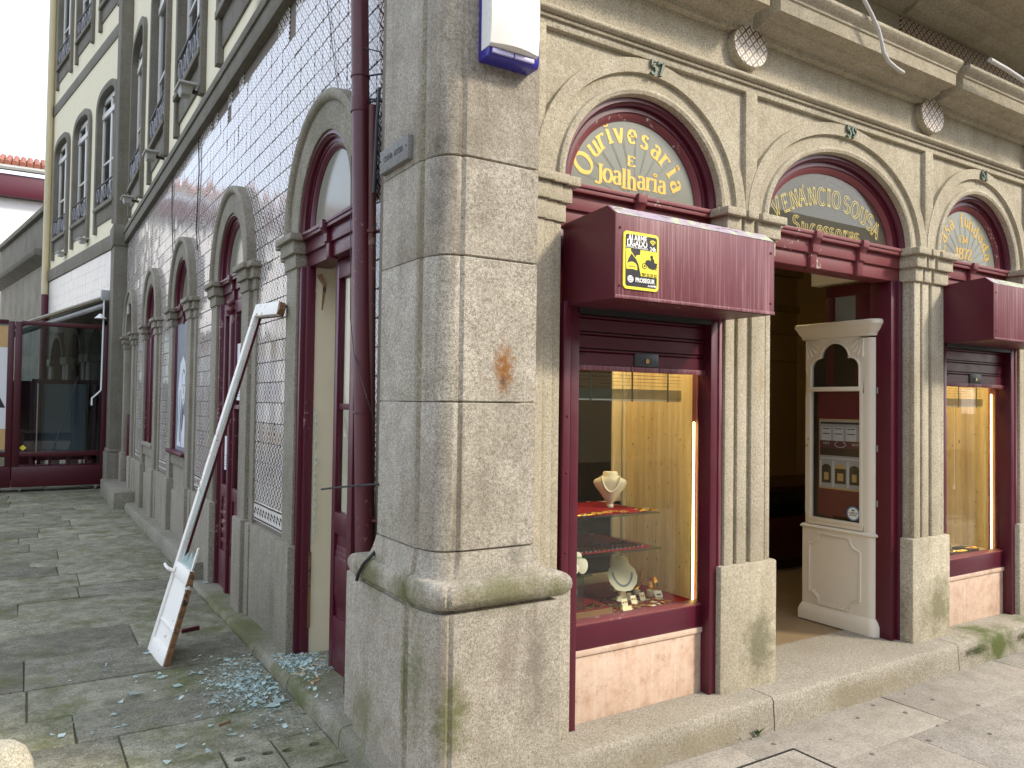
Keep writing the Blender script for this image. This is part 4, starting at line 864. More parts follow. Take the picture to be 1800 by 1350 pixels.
for k, (_, s, z, j) in enumerate(cells[:300]):
    o = bpy.data.objects.new('tile', tmB if j == 0 else tmA); COL.objects.link(o); o.parent = tw
    o.matrix_local = Matrix.Translation(Vector((XT+random.uniform(-.001, .001), s, z))-Vector(B['_o'])) @ tile_rot()
bv, bf, bu, bmi = [], [], [], []
for _, s, z, j in cells[300:]:
    mt = Matrix.Translation((XT-B['_o'][0]+random.uniform(-.001, .001), s-B['_o'][1], z)) @ tile_rot(); o0 = len(bv)
    for v in tmA.vertices: bv.append(tuple(mt @ v.co))
    for po in tmA.polygons:
        bf.append([o0+v for v in po.vertices]); bmi.append(1 if j == 0 else 0)
        bu += [(tmA.vertices[v].co.y/.138+.5, tmA.vertices[v].co.z/.138+.5) for v in po.vertices]
me = bpy.data.meshes.new('far_tiles'); me.from_pydata(bv, [], bf); me.materials.append(M['tile']); me.materials.append(M['tile_border']); me.polygons.foreach_set('material_index', bmi)
ul = me.uv_layers.new(name='UVMap'); ul.data.foreach_set('uv', [x for q in bu for x in q])
o = bpy.data.objects.new('far_tiles', me); COL.objects.link(o); o.parent = tw; tag(o, None, kind='stuff')
# stone band, plaster wall above
MB(TL).box(3.1, 14.5, -.2, .012, 4.215, 4.36).box(3.1, 14.5, -.2, .030, 4.355, 4.43).build('string_course', 'stone_dark', B, bev=0.006)
pl_ = MB(TL).box(14.42, 15.02, -.25, .155, 0.75, 4.16).box(14.40, 15.04, -.25, .175, 4.16, 4.52).box(14.44, 15.0, -.25, .135, 4.52, 12.0)
pl_ = pl_.build('pilaster', 'stone_dark', B, bev=0.01); MB(TL).box(14.38, 15.06, -.25, .19, 0.0, 0.70).build('plinth', 'stone_dark', pl_, bev=0.015); MB(TL).box(14.40, 15.04, -.25, .175, 0.70, 0.76).build('base_moulding', 'stone_dark', pl_, bev=0.02)

def upper_window(T, par, c, h, z0, zt, d0, plaster_d, rail=True, sash=True):
    """tall window: stone surround with rounded head, sash, panes, iron rail, sill with ears"""
    r = 0.46; w = 0.115; ee = 2.8
    def head(hh, rr): return [(c+hh*math.cos(t)*abs(math.cos(t))**(2/ee-1), zt-r+rr*math.sin(t)**(2/ee)) if 0 < t < PI else (c+hh*math.cos(t), zt-r) for t in [PI-PI*i/20 for i in range(21)]]
    po_, pi_ = [(c-h, z0)]+head(h, r)+[(c+h, z0)], [(c-h+w, z0)]+head(h-w, r-w)+[(c+h-w, z0)]
    rings = [[(x, d0-.02, z), (x, d0+.055, z), (ix, d0+.055, iz), (ix, d0-.16, iz), (x, d0-.16, z)] for (x, z), (ix, iz) in zip(po_, pi_)]
    wd = MB(T).loft(rings).build('window', 'stone_dark', par, bev=0.004)
    MB(T).box(c-h+.05, c+h-.05, d0-.1, d0+.075, z0+.40, z0+.47).build('sill', 'stone_dark', wd, bev=0.006)
    MB(T).box(c-h+w-.01, c+h-w+.01, d0-.1, d0+.02, z0+.14, z0+.41).build('apron', 'stone_dark', wd, bev=0.004)
    q = h-w; zs_ = zt-.52; fr_ = MB(T)
    for a, b in ((c-q, c-q+.06), (c+q-.06, c+q), (c-.04, c+.04)): fr_.box(a, b, d0-.09, d0-.045, z0+.47, zt-.20)
    fr_.box(c-q, c+q, d0-.09, d0-.03, zs_, zs_+.10).box(c-q, c+q, d0-.09, d0-.045, z0+.47, z0+.56).box(c-q, c+q, d0-.09, d0-.055, (z0+zs_)/2+.2, (z0+zs_)/2+.24).box(c-q, c+q, d0-.09, d0-.045, zt-.24, zt-.15)
    fr_.build('sash', 'window_white', wd, bev=0.004)
    zm = (z0+zs_)/2+.22
    for a, b in ((c-q+.05, c-.03), (c+.03, c+q-.05)):
        for za, zb in ((z0+.55, zm), (zm+.01, zs_), (zs_+.09, zt-.2)): MB(T).box(a, b, d0-.075, d0-.068, za, zb).build('pane', 'glass_far', wd)
    MB(T).box(c-q, c+q, d0-.30, d0-.28, z0+.4, zt-.1).build('curtain', 'curtain', wd)
    if rail:
        zr0, zr1 = z0+.50, z0+.86; rl = MB(T)
        rl.tube([(c-q, d0+.03, zr1), (c+q, d0+.03, zr1)], .016, 6).tube([(c-q, d0+.03, zr0), (c+q, d0+.03, zr0)], .012, 6)
        rl = rl.build('railing', 'iron_black', wd)
        n_ = 5
        for k in range(n_):
            xm = c-q+(k+.5)*2*q/n_; hw = q/n_*.86; hh = (zr1-zr0)/2*.9; zm_ = (zr0+zr1)/2
            pts = [(xm+hw*(1-.30*t/PI)*math.cos(t*1.0+k*PI), d0+.03, zm_+hh*(1-.28*t/PI)*math.sin(t+k*PI)) for t in [PI*2.6*i/22 for i in range(23)]]
            MB(T).tube(pts, .011, 5).build('scroll', 'iron_grey', rl, smooth=True)
    return wd
def plaster(T, par, cs, h, s0, s1, rows, ztop, d0, d1):
    """plaster wall left open where the windows stand"""
    mb = MB(T); za = 0
    for (zb0, z0, zt, zb1) in rows:
        ed = [s0]+[x for c in cs for x in (c-h+.06, c+h-.06)]+[s1]
        for k in range(0, len(ed), 2): mb.box(ed[k], ed[k+1], d1, d0, zb0, zb1)
        for c in cs:
            mb.box(c-h+.06, c+h-.06, d1, d0, zb0, z0+.42); spandrel(mb, c, h-.061, .40, c-h+.06, c+h-.06, zb1, d0, d1, zs=zt-.46, e=2.8)
    mb.build('plaster_wall', 'plaster_yellow', par)
CW = [4.35]+[c*0.985+.06 for c in LC[1:]]
plaster(TL, B, CW, .80, 2.95, 14.6, [(4.42, 4.58, 7.45, 8.3), (8.3, 8.5, 11.2, 12.0)], 12, -.05, -.22)
for c in CW: upper_window(TL, B, c, 0.80, 4.58, 7.45, -.05, -.05); upper_window(TL, B, c, 0.80, 8.5, 11.2, -.05, -.05)

# bay joinery -------------------------------------------------
def ljamb(par, c, z0, w=0.11, d=-.02):
    for s0, s1, dd in ((c+LA-w, c+LA-.055, d-.03), (c+LA-.058, c+LA+.01, d), (c-LA-.01, c-LA+.058, d), (c-LA+.055, c-LA+w, d-.03)):
        MB(TL).box(s0, s1, -.24, dd, z0, 2.41).build('jamb', 'burgundy_worn', par, bev=0.004)
# first bay: smashed doorway
fl1 = fanlight(TL, LC[0], LA, LB, [LC[0]], 'glass_wavy', ('burgundy', 'burgundy'), deep=-0.03)
c = LC[0]; dr = MB(TL).box(c+LA-.045, c+LA+.01, -.105, -.015, 0.08, 2.41).build('broken_doorway', 'burgundy', B, bev=0.005)
tag(dr, 'smashed doorway with one door leaf torn out')
MB(TL).box(c+LA-.068, c+LA-.043, -.098, -.045, 0.08, 2.41).build('jamb', 'burgundy_worn', dr, bev=0.004)
MB(TL).loft([[(c+LA-.066, -.086, z), (c+LA-.067-w_, -.088, z), (c+LA-.067-w_, -.10, z), (c+LA-.066, -.104, z)] for z, w_ in [(0.25+i*.03, .002+.005*abs(math.sin(i*2.7))) for i in range(16)]]).build('splintered_edge', 'raw_wood', dr)
MB(TL).box(c-LA-.01, c-LA+.055, -.24, -.03, 0.08, 2.41).build('jamb', 'burgundy', dr, bev=0.004)
sE = onx(590, 700, XL+.135).y; sG = onx(628, 700, XL+.135).y
leaf = MB(TL).box(sE-.052, sE, -.165, -.122, 0.09, 2.405).build('door_leaf', 'burgundy', dr, bev=0.005)
n0 = c-LA+.05
MB(TL).box(n0, sE-.05, -.165, -.124, 0.09, 0.40).build('bottom_rail', 'burgundy', leaf, bev=0.004)
MB(TL).box(n0, sE-.05, -.165, -.124, 0.86, 0.98).build('lock_rail', 'burgundy', leaf, bev=0.004); MB(TL).box(n0, sE-.05, -.165, -.124, 2.30, 2.405).build('top_rail', 'burgundy', leaf, bev=0.004)
MB(TL).box(n0, sE-.05, -.160, -.135, 1.555, 1.59).build('glazing_bar', 'burgundy', leaf, bev=0.004)
MB(TL).box(n0, sE-.05, -.155, -.140, 0.40, 0.86).build('panel', 'burgundy', leaf)
for k in range(3): MB(TL).box(n0+.02, sE-.075, -.15, -.128+.004*k, 0.46+.03*k, 0.80-.03*k).build('raised_field', 'burgundy', leaf, bev=0.008)
for z0, z1 in ((0.98, 1.556), (1.589, 2.30)): MB(TL).box(n0, sE-.05, -.150, -.146, z0, z1).build('pane', 'glass', leaf)
MB(TL).box(n0-.1, sE-.0, -.26, -.25, 0.98, 2.30).build('curtain', 'paper', dr)
MB(TL).box(sE-.08, c+LA+.1, -.238, -.225, 0.085, 2.62).build('backing_board', 'cream', dr); MB(TL).box(c+LA-.060, c+LA-.03, -.236, -.10, 0.085, 2.5).build('board_edge', 'cream', dr)
MB(TL).tube([(c+LA-.07, -.12, 2.36), (c+LA-.11, -.14, 2.30), (c+LA-.095, -.13, 2.15)], [.02, .016, .006], 4).build('splinter', 'raw_wood', dr)
mb = MB(TL)
for k in range(16):
    z = 0.75+k*.05+random.uniform(-.01, .01); w_ = random.uniform(.008, .045); mb.add([(c+LA-.066, -.112, z), (c+LA-.066-w_, -.112, z+.02), (c+LA-.066, -.112, z+.05), (c+LA-.066, -.115, z), (c+LA-.066-w_, -.115, z+.02), (c+LA-.066, -.115, z+.05)], [(0, 1, 2), (5, 4, 3), (0, 1, 4, 3), (1, 2, 5, 4)])
mb.build('glass_teeth', 'glass_shard', dr)
TN = lambda s, d, z: TL(s, d+.082, z)      # joinery standing nearly flush with the stone
# second bay: double door with paper notices
fl2 = fanlight(TL, LC[1], LA, LB, [LC[1]], 'glass_wavy', ('burgundy', 'burgundy'), deep=-0.03)
c = LC[1]; dd_ = MB(TN).box(c-.03, c+.03, -.16, -.10, 0.06, 2.41).build('double_door', 'burgundy_worn', B, bev=0.008); ljamb(dd_, c, 0.05)
MB(TN).lathe([(.03, 0), (.042, .03), (.025, .06), (.038, .09), (.03, .11)], (c, -.105, 2.29), 12).build('finial', 'burgundy_worn', dd_, smooth=True)
for sg in (-1, 1):
    a, b = sorted((c+sg*.03, c+sg*(LA-.10)))
    lf = MB(TN).box(a, b, -.165, -.125, 0.06, 0.36).build('door_leaf', 'burgundy_worn', dd_, bev=0.004)
    for s0, s1, z0, z1 in ((a, a+.05, .36, 2.40), (b-.05, b, .36, 2.40), (a+.05, b-.05, .80, .90), (a+.05, b-.05, 2.30, 2.40), (a+.05, b-.05, 1.53, 1.565)): MB(TN).box(s0, s1, -.165, -.126, z0, z1).build('rail', 'burgundy_worn', lf, bev=0.003)
    MB(TN).box(a+.05, b-.05, -.155, -.142, .36, .80).build('panel', 'burgundy_worn', lf)
    for k in range(4): MB(TN).box(a+.065, b-.065, -.15, -.128, .42+k*.075, .465+k*.075).build('reeding', 'burgundy_worn', lf, bev=0.01)
    for z0, z1 in ((.90, 1.53), (1.565, 2.30)): MB(TN).box(a+.05, b-.05, -.150, -.147, z0, z1).build('pane', 'glass', lf)
MB(TN).box(c-LA, c+LA, -.27, -.255, .06, 2.45).build('curtain', 'curtain', dd_)
for s0, s1, z0, z1, nm in ((c+.075, c+.31, 1.02, 1.30, 0), (c-.31, c-.08, 1.60, 2.05, 1)):
    no = MB(TN).box(s0, s1, -.1445, -.1435, z0, z1).build('paper_notice', 'paper', dd_)
    for k in range(5): MB(TN).box(s0+.02, s1-.03-.02*(k % 2), -.1433, -.1428, z0+.03+k*.022, z0+.036+k*.022).build('print_line', 'grey_ink', no)
    if nm: MB(TN).box(s0+.09, s0+.14, -.1433, -.1428, z0+.20, z0+.42).build('print_figure', 'grey_ink', no)
    else: MB(TN).box(s0+.03, s1-.1, -.1433, -.1428, z1-.05, z1-.04).build('print_line', 'ink', no)
# third bay: boarded window with a painted figure; fourth bay: casement; fifth: stone niche
fl3 = fanlight(TL, LC[2], LA, LB, [LC[2]], 'glass_wavy', ('burgundy', 'burgundy'), deep=-0.03)
def low_wall(c, zs_):
    MB(TL).box(c-LA-.02, c+LA+.02, -.24, -.04, 0.0, zs_-.16).build('under_sill_panel', 'granite_grey', B, bev=0.008)
    MB(TL).box(c-LA-.02, c+LA+.02, -.24, -.015, zs_-.16, zs_-.02).build('under_sill_block', 'granite_grey', B, bev=0.008)
    MB(TL).box(c-LA-.02, c+LA+.02, -.24, -.02, 0.0, .62).build('under_sill_base', 'granite_grey', B, bev=0.008)
c = LC[2]; low_wall(c, 1.06); bw = MB(TN).box(c-LA+.05, c+LA-.05, -.15, -.13, 1.06, 2.42).build('boarded_window', 'mural_grey', B); ljamb(bw, c, 1.05, .10)
MB(TL).box(c-LA-.03, c+LA+.03, -.2, .035, 1.02, 1.06).build('sill', 'burgundy', bw, bev=0.006)
def blob(name, mat, pts, dd): 
    mb = MB(TN); mb.loft([[(c-s, dd, z) for s, z in pts], [(c-s, dd-.0015, z) for s, z in pts]]); return mb.build(name, mat, bw)
blob('painted_hair', 'mural_white', [(-.28, 1.1), (-.22, 1.4), (-.26, 1.7), (-.16, 1.98), (.0, 2.06), (.14, 1.98), (.2, 1.8), (.12, 1.9), (.02, 1.93), (-.06, 1.82), (-.05, 1.65), (-.1, 1.4), (-.05, 1.1)], -.1285)
blob('painted_face', 'mural_white', [(-.03, 1.62), (-.03, 1.82), (.04, 1.9), (.13, 1.86), (.17, 1.72), (.13, 1.58), (.05, 1.53)], -.1280)
blob('painted_shoulder', 'mural_white', [(-.02, 1.1), (.0, 1.35), (.06, 1.46), (.22, 1.40), (.3, 1.25), (.3, 1.1)], -.1282)
for a in ([(-.01, 1.75), (.04, 1.765), (.04, 1.75), (0, 1.735)], [(.09, 1.76), (.14, 1.75), (.13, 1.735), (.09, 1.745)], [(.045, 1.60), (.11, 1.605), (.08, 1.585)], [(.06, 1.66), (.085, 1.67), (.08, 1.74), (.07, 1.74)], [(.04, 1.52), (.1, 1.46), (.02, 1.25), (.0, 1.3)], [(-.2, 1.2), (-.12, 1.7), (-.15, 1.7)], [(-.14, 1.15), (-.08, 1.5), (-.1, 1.15)]): blob('painted_line', 'mural_dark', a, -.1272)
fl4 = fanlight(TL, LC[3], LA, LB, [LC[3]], 'glass_wavy', ('burgundy', 'burgundy'), deep=-0.03)
c = LC[3]; low_wall(c, 1.02); cw = MB(TN).box(c-.035, c+.035, -.16, -.10, 1.03, 2.41).build('casement_window', 'burgundy_worn', B, bev=0.006); ljamb(cw, c, 1.02, .11)
MB(TL).box(c-LA-.03, c+LA+.03, -.2, .02, 0.985, 1.03).build('sill', 'granite_grey', cw, bev=0.008)
for sg in (-1, 1):
    a, b = sorted((c+sg*.03, c+sg*(LA-.10)))
    for s0, s1, z0, z1 in ((a, a+.045, 1.03, 2.41), (b-.045, b, 1.03, 2.41), (a, b, 1.03, 1.10), (a, b, 2.33, 2.41), (a, b, 1.56, 1.60)): MB(TN).box(s0, s1, -.16, -.125, z0, z1).build('sash_rail', 'burgundy_worn', cw, bev=0.003)
    for z0, z1, mm in ((1.10, 1.56, 'glass_frost'), (1.60, 2.33, 'glass_dark')): MB(TN).box(a+.04, b-.04, -.15, -.147, z0, z1).build('pane', mm, cw)
MB(TN).box(c-LA, c+LA, -.27, -.255, 1.03, 2.45).build('curtain', 'curtain', cw)
c = LC[4]; ni = MB(TL).box(c-LA-.02, c+LA+.02, -.34, -.19, 0.0, 3.2).build('niche', 'granite_grey', B); MB(TL).box(c+LA-.10, c+LA-.03, -.19, -.05, 0.27, 1.35).build('gate_post', 'burgundy', ni, bev=0.004)
lm = MB(TL).tube([(c, .01, 3.06), (c, .01, 2.93)], .022, 8).build('niche_light', 'lamp_grey', ni)

# ------------------------------------------------------------------ fixtures on the building
# rainwater pipe and side pipes
def dpipe(u0, v0, u1, v1, x, r, mat, name, label, cat='drainpipe', collars=()):
    a, b = onx(u0, v0, x), onx(u1, v1, x); d = (b-a); a2 = a-d*0.25
    o = MB().tube([a2, b], r, 18).build('pipe', mat, None, smooth=True)
    bpy.data.objects.remove(o)
    t = thing(name, tuple(b), label, cat)
    MB().tube([a2, b], r, 18).build('pipe', mat, t, smooth=True)
    for v, h, k in collars:
        q = a+d*((v-v0)/(v1-v0)); MB().tube([q+Vector((0, 0, h)), q, q-Vector((0, 0, h))], [r*k, r*k*1.02, r*k], 18).build('collar', mat, t, smooth=True)
    return t, a, b
t, a, b = dpipe(632.5, 20, 641, 1012, 1.352, .043, 'pipe_red', 'rainwater_pipe', 'thick burgundy rainwater pipe running down beside the corner pillar', collars=((195, .035, 1.13), (142, .006, 1.1), (738, .006, 1.08)))
for v in (142, 190):
    q = a+(b-a)*((v-20)/990); e = Vector((1.435, q.y-.14, q.z-.01)); MB().tube([q, e], .005, 6).build('bracket', 'iron_black', t)
    if v == 190: MB().tube([q+Vector((0, 0, .02)), e], .005, 6).build('bracket', 'iron_black', t); MB().tube([q+Vector((-.03, .03, .01)), e+Vector((0, .03, 0))], .004, 6).build('bracket', 'iron_black', t)
q = onx(640, 112, 1.32); MB().tube([onx(628, 81, 1.33), onx(671, 92, 1.42)], .003, 6).build('bracket', 'iron_black', t)
t, a, b = dpipe(654.5, 345, 651, 1004, 1.385, .0185, 'pipe_rust', 'side_pipe', 'thin rusty red pipe between the rainwater pipe and the corner pillar', 'pipe', collars=((408, .008, 1.35), (915, .008, 1.5)))
MB().tube([onx(655, 405, 1.37), onx(670, 409, 1.42)], .005, 6).build('bracket', 'pipe_rust', t); MB().tube([onx(644, 913, 1.36), onx(668, 917, 1.40)], .008, 6).build('bracket', 'pipe_rust', t)
cb = MB().tube([onx(667, 155, 1.40), onx(665, 185, 1.39), onx(663, 210, 1.385), onx(657, 340, 1.36)], .009, 8).build('black_cable', 'iron_black', smooth=True, at=tuple(onx(657, 340, 1.36)))
tag(cb, 'stiff black cable entering the top of the thin rusty pipe', 'cable')
cb = MB().tube([onx(u, v, x) for u, v, x in ((662, 965, 1.33), (655, 975, 1.29), (640, 990, 1.262), (630, 1008, 1.262), (627, 1020, 1.262))], .0075, 8).build('black_cable', 'iron_black', smooth=True, at=tuple(onx(627, 1020, 1.262)))
tag(cb, 'short black cable bending down onto the mossy pillar base', 'cable')
cb = MB().tube([onx(565, 860, 1.22), onx(610, 855, 1.245), onx(665, 851, 1.31)], .0045, 6).build('wire_stub', 'iron_black', at=tuple(onx(665, 851, 1.31)))
tag(cb, 'black wire sticking out from the pillar across the broken doorway', 'wire')
cb = MB().tube([onx(u, v, x) for u, v, x in ((575, 0, 1.42), (590, 130, 1.42), (618, 265, 1.40))]+[onx(u, v, x) for u, v, x in ((617, 300, 1.325), (616, 560, 1.32), (622, 620, 1.31), (645, 700, 1.305), (660, 745, 1.34))], .0022, 5).build('wire', 'iron_black', at=tuple(onx(660, 745, 1.34)))
tag(cb, 'thin dark wire hanging across the tiles and down past the rainwater pipe', 'wire')
for us in (((303, 290), (302, 380), (305, 470), (300, 520)), ((348, 200), (350, 300), (345, 400), (347, 440))):
    cb = MB().tube([onx(u, v, 1.415) for u, v in us], .006, 5).build('wall_cable', 'iron_black', at=tuple(onx(*us[0], 1.415))); tag(cb, 'thin cable running down the tiled alley wall below a floodlight', 'cable', 'cables below the floodlights')
# floodlights on the alley band
def flood(T, s, z, label, group, off):
    q = T(s, off, z); t = thing('floodlight', q, label, 'lamp', group)
    MB(T).box(s-.16, s+.16, off-.01, off+.16, z+.055, z+.075).build('hood', 'lamp_grey', t, bev=0.004)
    MB(T).loft([[(s+k*x, off+d, z+h) for x, d, h in ((-.1, .02, .055), (.1, .02, .055), (.1, .14, .055), (-.1, .14, .055))] if k == 1 else [(s+x*.7, off+d, z-.02) for x, d in ((-.1, .03), (.1, .03), (.1, .12), (-.1, .12))] for k in (1, 0)]).build('body', 'lamp_grey', t, bev=0.004)
    MB(T).box(s-.02, s+.02, off-.12, off+.05, z+.02, z+.05).build('arm', 'iron_black', t)
for s, lab in ((8.1, 'small grey floodlight below the alley window over the boarded window'), (10.55, 'small grey floodlight below the alley window over the casement'), (13.1, 'small grey floodlight nearest the dark pilaster on the alley wall'), (5.85, 'small grey floodlight above the double door on the alley wall')):
    flood(TL, s, 4.60, lab, None, .03)
# street plaque
P0 = onx(721, 238, 1.30); 
pq = thing('street_plaque', (1.30, 3.0, 2.64), 'small grey stone plaque with worn engraved letters on the corner pillar', 'plaque')
MB().box(1.290, 1.318, 2.858, 3.150, 2.590, 2.690).build('slab', 'slate_plaque', pq, bev=0.003)
text('lettering', 'CITÂNIA  ARTESIA', 0.034, 'ink', pq, (1.2893, 3.004, 2.642), (0, -1, 0), (0, 0, 1), bold=0.0006, sx=0.72)
for y in (2.872, 3.136): MB().sphere((1.2895, y, 2.645), .004, 8).build('screw', 'iron_black', pq)
# alarm siren
sr = thing('alarm_siren', (1.605, 2.63, 2.95), 'white and blue alarm siren box high on the corner pillar', 'alarm')
x0, x1, y1 = 1.483, 1.717, 2.632
MB().loft([[(x, y, z) for y, z in ((y1, 2.945), (2.556, 2.945), (2.545, 2.965), (2.545, 3.18), (y1, 3.20))] for x in (x0, x1)]).build('back_box', 'siren_blue', sr, bev=0.004)
MB().loft([[(x0-.004+w*(x1-.012-x0), y-.022*math.sin(PI*w), z) for w in [i/10 for i in range(11)]]+[(x1-.012, 2.60, z), (x0-.004, 2.60, z)] for y, z in ((2.545, 2.978), (2.530, 2.985), (2.522, 3.06), (2.524, 3.18), (2.535, 3.26), (2.575, 3.30))]).build('cover', 'siren_white', sr, smooth=True)
MB().box(x0+.012, x0+.108, 2.538, 2.55, 2.956, 2.974).box(x0+.114, x0+.205, 2.538, 2.55, 2.956, 2.974).build('lens', 'siren_lens', sr, bev=0.002)
MB().tube([(1.583, 2.518, 3.165), (1.592, 2.514, 3.150)], .003, 5).build('clip', 'iron_grey', sr)
# alarm notice board on the shutter box
sg_ = thing('alarm_sign', (2.185, 2.438, 2.09), 'yellow and black alarm warning sign fixed to the left shutter box', 'sign')
sx0, sz0, sw, sh_ = 2.070, 2.082, 0.194, 0.240; yb = YR-.30
def rrect(x0, x1, z0, z1, r, n_=5): return [(cx+r*math.cos(R(a0+90*i/n_)), cz+r*math.sin(R(a0+90*i/n_))) for cx, cz, a0 in ((x1-r, z1-r, 0), (x0+r, z1-r, 90), (x0+r, z0+r, 180), (x1-r, z0+r, 270)) for i in range(n_+1)]
def flat(name, pts, mat, par, lay, th=0.0006): return MB().loft([[(x, yb-.006-lay*.0005, z) for x, z in pts], [(x, yb-.006-lay*.0005+th, z) for x, z in pts]]).build(name, mat, par)
def S(a, b): return (sx0+a*sw, sz0+b*sh_)
MB().loft([[(x, yb-.006, z) for x, z in rrect(sx0, sx0+sw, sz0, sz0+sh_, .018)], [(x, yb+.001, z) for x, z in rrect(sx0, sx0+sw, sz0, sz0+sh_, .018)]]).build('plate', 'sign_yellow', sg_)
flat('black_field', rrect(sx0+.011, sx0+sw-.010, sz0+.012, sz0+sh_-.012, .012), 'sign_black', sg_, 1)
flat('picture_field', [S(.07, .36), S(.07, .70), S(.20, .70), S(.205, .66), S(.33, .555), S(.36, .60), S(.46, .61), S(.47, .70), S(.945, .70), S(.945, .245), S(.49, .245), S(.42, .44), S(.36, .52), S(.30, .56), S(.22, .62), S(.14, .53), S(.10, .44)], 'sign_yellow', sg_, 2)
flat('badge', [S(.08, .34)]+[(sx0+sw*(.23+.15*math.cos(R(a))), sz0+sh_*(.39+.085*math.sin(R(a)))) for a in range(180, -1, -20)]+[S(.38, .335), S(.25, .35)], 'sign_yellow', sg_, 3)
for cx_ in (.585, .92):
    for r_, mm, ly in ((.062, 'sign_black', 3), (.046, 'sign_yellow', 4), (.022, 'sign_black', 5)):
        flat('wheel_print', [S(min(.945, cx_+r_*math.cos(R(a))*1.1), .43+r_*.82*math.sin(R(a))) for a in range(0, 360, 24)], mm, sg_, ly)
flat('rider_print', [S(.60, .46), S(.63, .53), S(.70, .545), S(.76, .53), S(.775, .57), S(.75, .60), S(.765, .625), S(.80, .63), S(.825, .61), S(.82, .58), S(.86, .55), S(.87, .50), S(.945, .50), S(.945, .475), S(.90, .40), S(.82, .385), S(.72, .40), S(.67, .44)], 'sign_black', sg_, 6)
xr = (1, 0, 0); zr = (0, 0, 1); yt = yb-.0085
text('lettering', 'ALARME', .034, 'sign_white', sg_, (S(.38, 0)[0], yt, S(0, .885)[1]), xr, zr, .0012, sx=.80); text('lettering', 'LIGADO', .036, 'sign_white', sg_, (S(.37, 0)[0], yt, S(0, .795)[1]), xr, zr, .0012, sx=.84)
text('lettering', 'CENTRAL DE SEGURANÇA', .0105, 'sign_white', sg_, (S(.37, 0)[0], yt, S(0, .725)[1]), xr, zr, .0002, sx=.95); text('lettering', '24h', .025, 'sign_white', sg_, (S(.82, 0)[0], yt, S(0, .735)[1]), xr, zr, .0008, sx=.9)
text('lettering', 'PROSEGUR', .0255, 'sign_white', sg_, (S(.60, 0)[0], yt, S(0, .165)[1]), xr, zr, .0009, sx=.84); text('lettering', 'ALARMES', .0115, 'sign_white', sg_, (S(.80, 0)[0], yt, S(0, .085)[1]), xr, zr, .0004)
text('lettering', '707 22 23 22', .0165, 'sign_black', sg_, (S(.72, 0)[0], yt, S(0, .275)[1]), xr, zr, .0, sx=.95); text('lettering', 'PROSEGUR', .008, 'gold_line', sg_, (S(.23, 0)[0], yt, S(0, .395)[1]), xr, zr)
flat('emblem', [S(.195+.085*math.cos(R(a)), .175+.062*math.sin(R(a))) for a in range(0, 360, 20)], 'sign_white', sg_, 3)
for k in (-1, 0, 1): flat('emblem_line', [S(.125, .165+k*.03), S(.265, .195+k*.03), S(.265, .187+k*.03), S(.125, .157+k*.03)], 'sign_black', sg_, 4)
for r_ in (.10, .067, .034): flat('wave', [S(.82+r_*math.cos(R(a))*1.15, .80+r_*math.sin(R(a))) for a in range(40, 141, 10)]+[S(.82+(r_-.02)*math.cos(R(a))*1.15, .80+(r_-.02)*math.sin(R(a))) for a in range(140, 39, -10)], 'sign_yellow', sg_, 3)
# hanging conduit and cables over the cornice
cd_ = MB().tube([ony(u, v, 2.47) for u, v in ((1500, -60), (1519, 0), (1532, 25), (1544, 52), (1550, 75), (1553, 92), (1562, 108), (1576, 120), (1588, 128))], .0105, 10).build('conduit', 'pvc_grey', smooth=True, at=tuple(ony(1544, 52, 2.47)))
tag(cd_, 'pale plastic conduit hanging bent over the stone cornice', 'conduit')
cd_ = MB().tube([ony(u, v, 2.40) for u, v in ((1740, 105), (1770, 122), (1800, 142), (1900, 200))], .014, 10).build('conduit', 'pvc_grey', smooth=True, at=tuple(ony(1770, 122, 2.40)))
tag(cd_, 'pale straight conduit below the balcony by the tile frieze', 'conduit')
for k, pts in enumerate((((1452, 20), (1490, 24), (1530, 42), (1555, 60), (1570, 72)), ((1460, 24), (1500, 38), (1540, 55), (1560, 70)))):
    cd_ = MB().tube([ony(u, v, 2.60) for u, v in pts], .0035, 6).build('black_cable', 'iron_black', at=tuple(ony(*pts[2], 2.60))); tag(cd_, 'loose black cable lying over the stone cornice', 'cable', 'cables on the cornice')
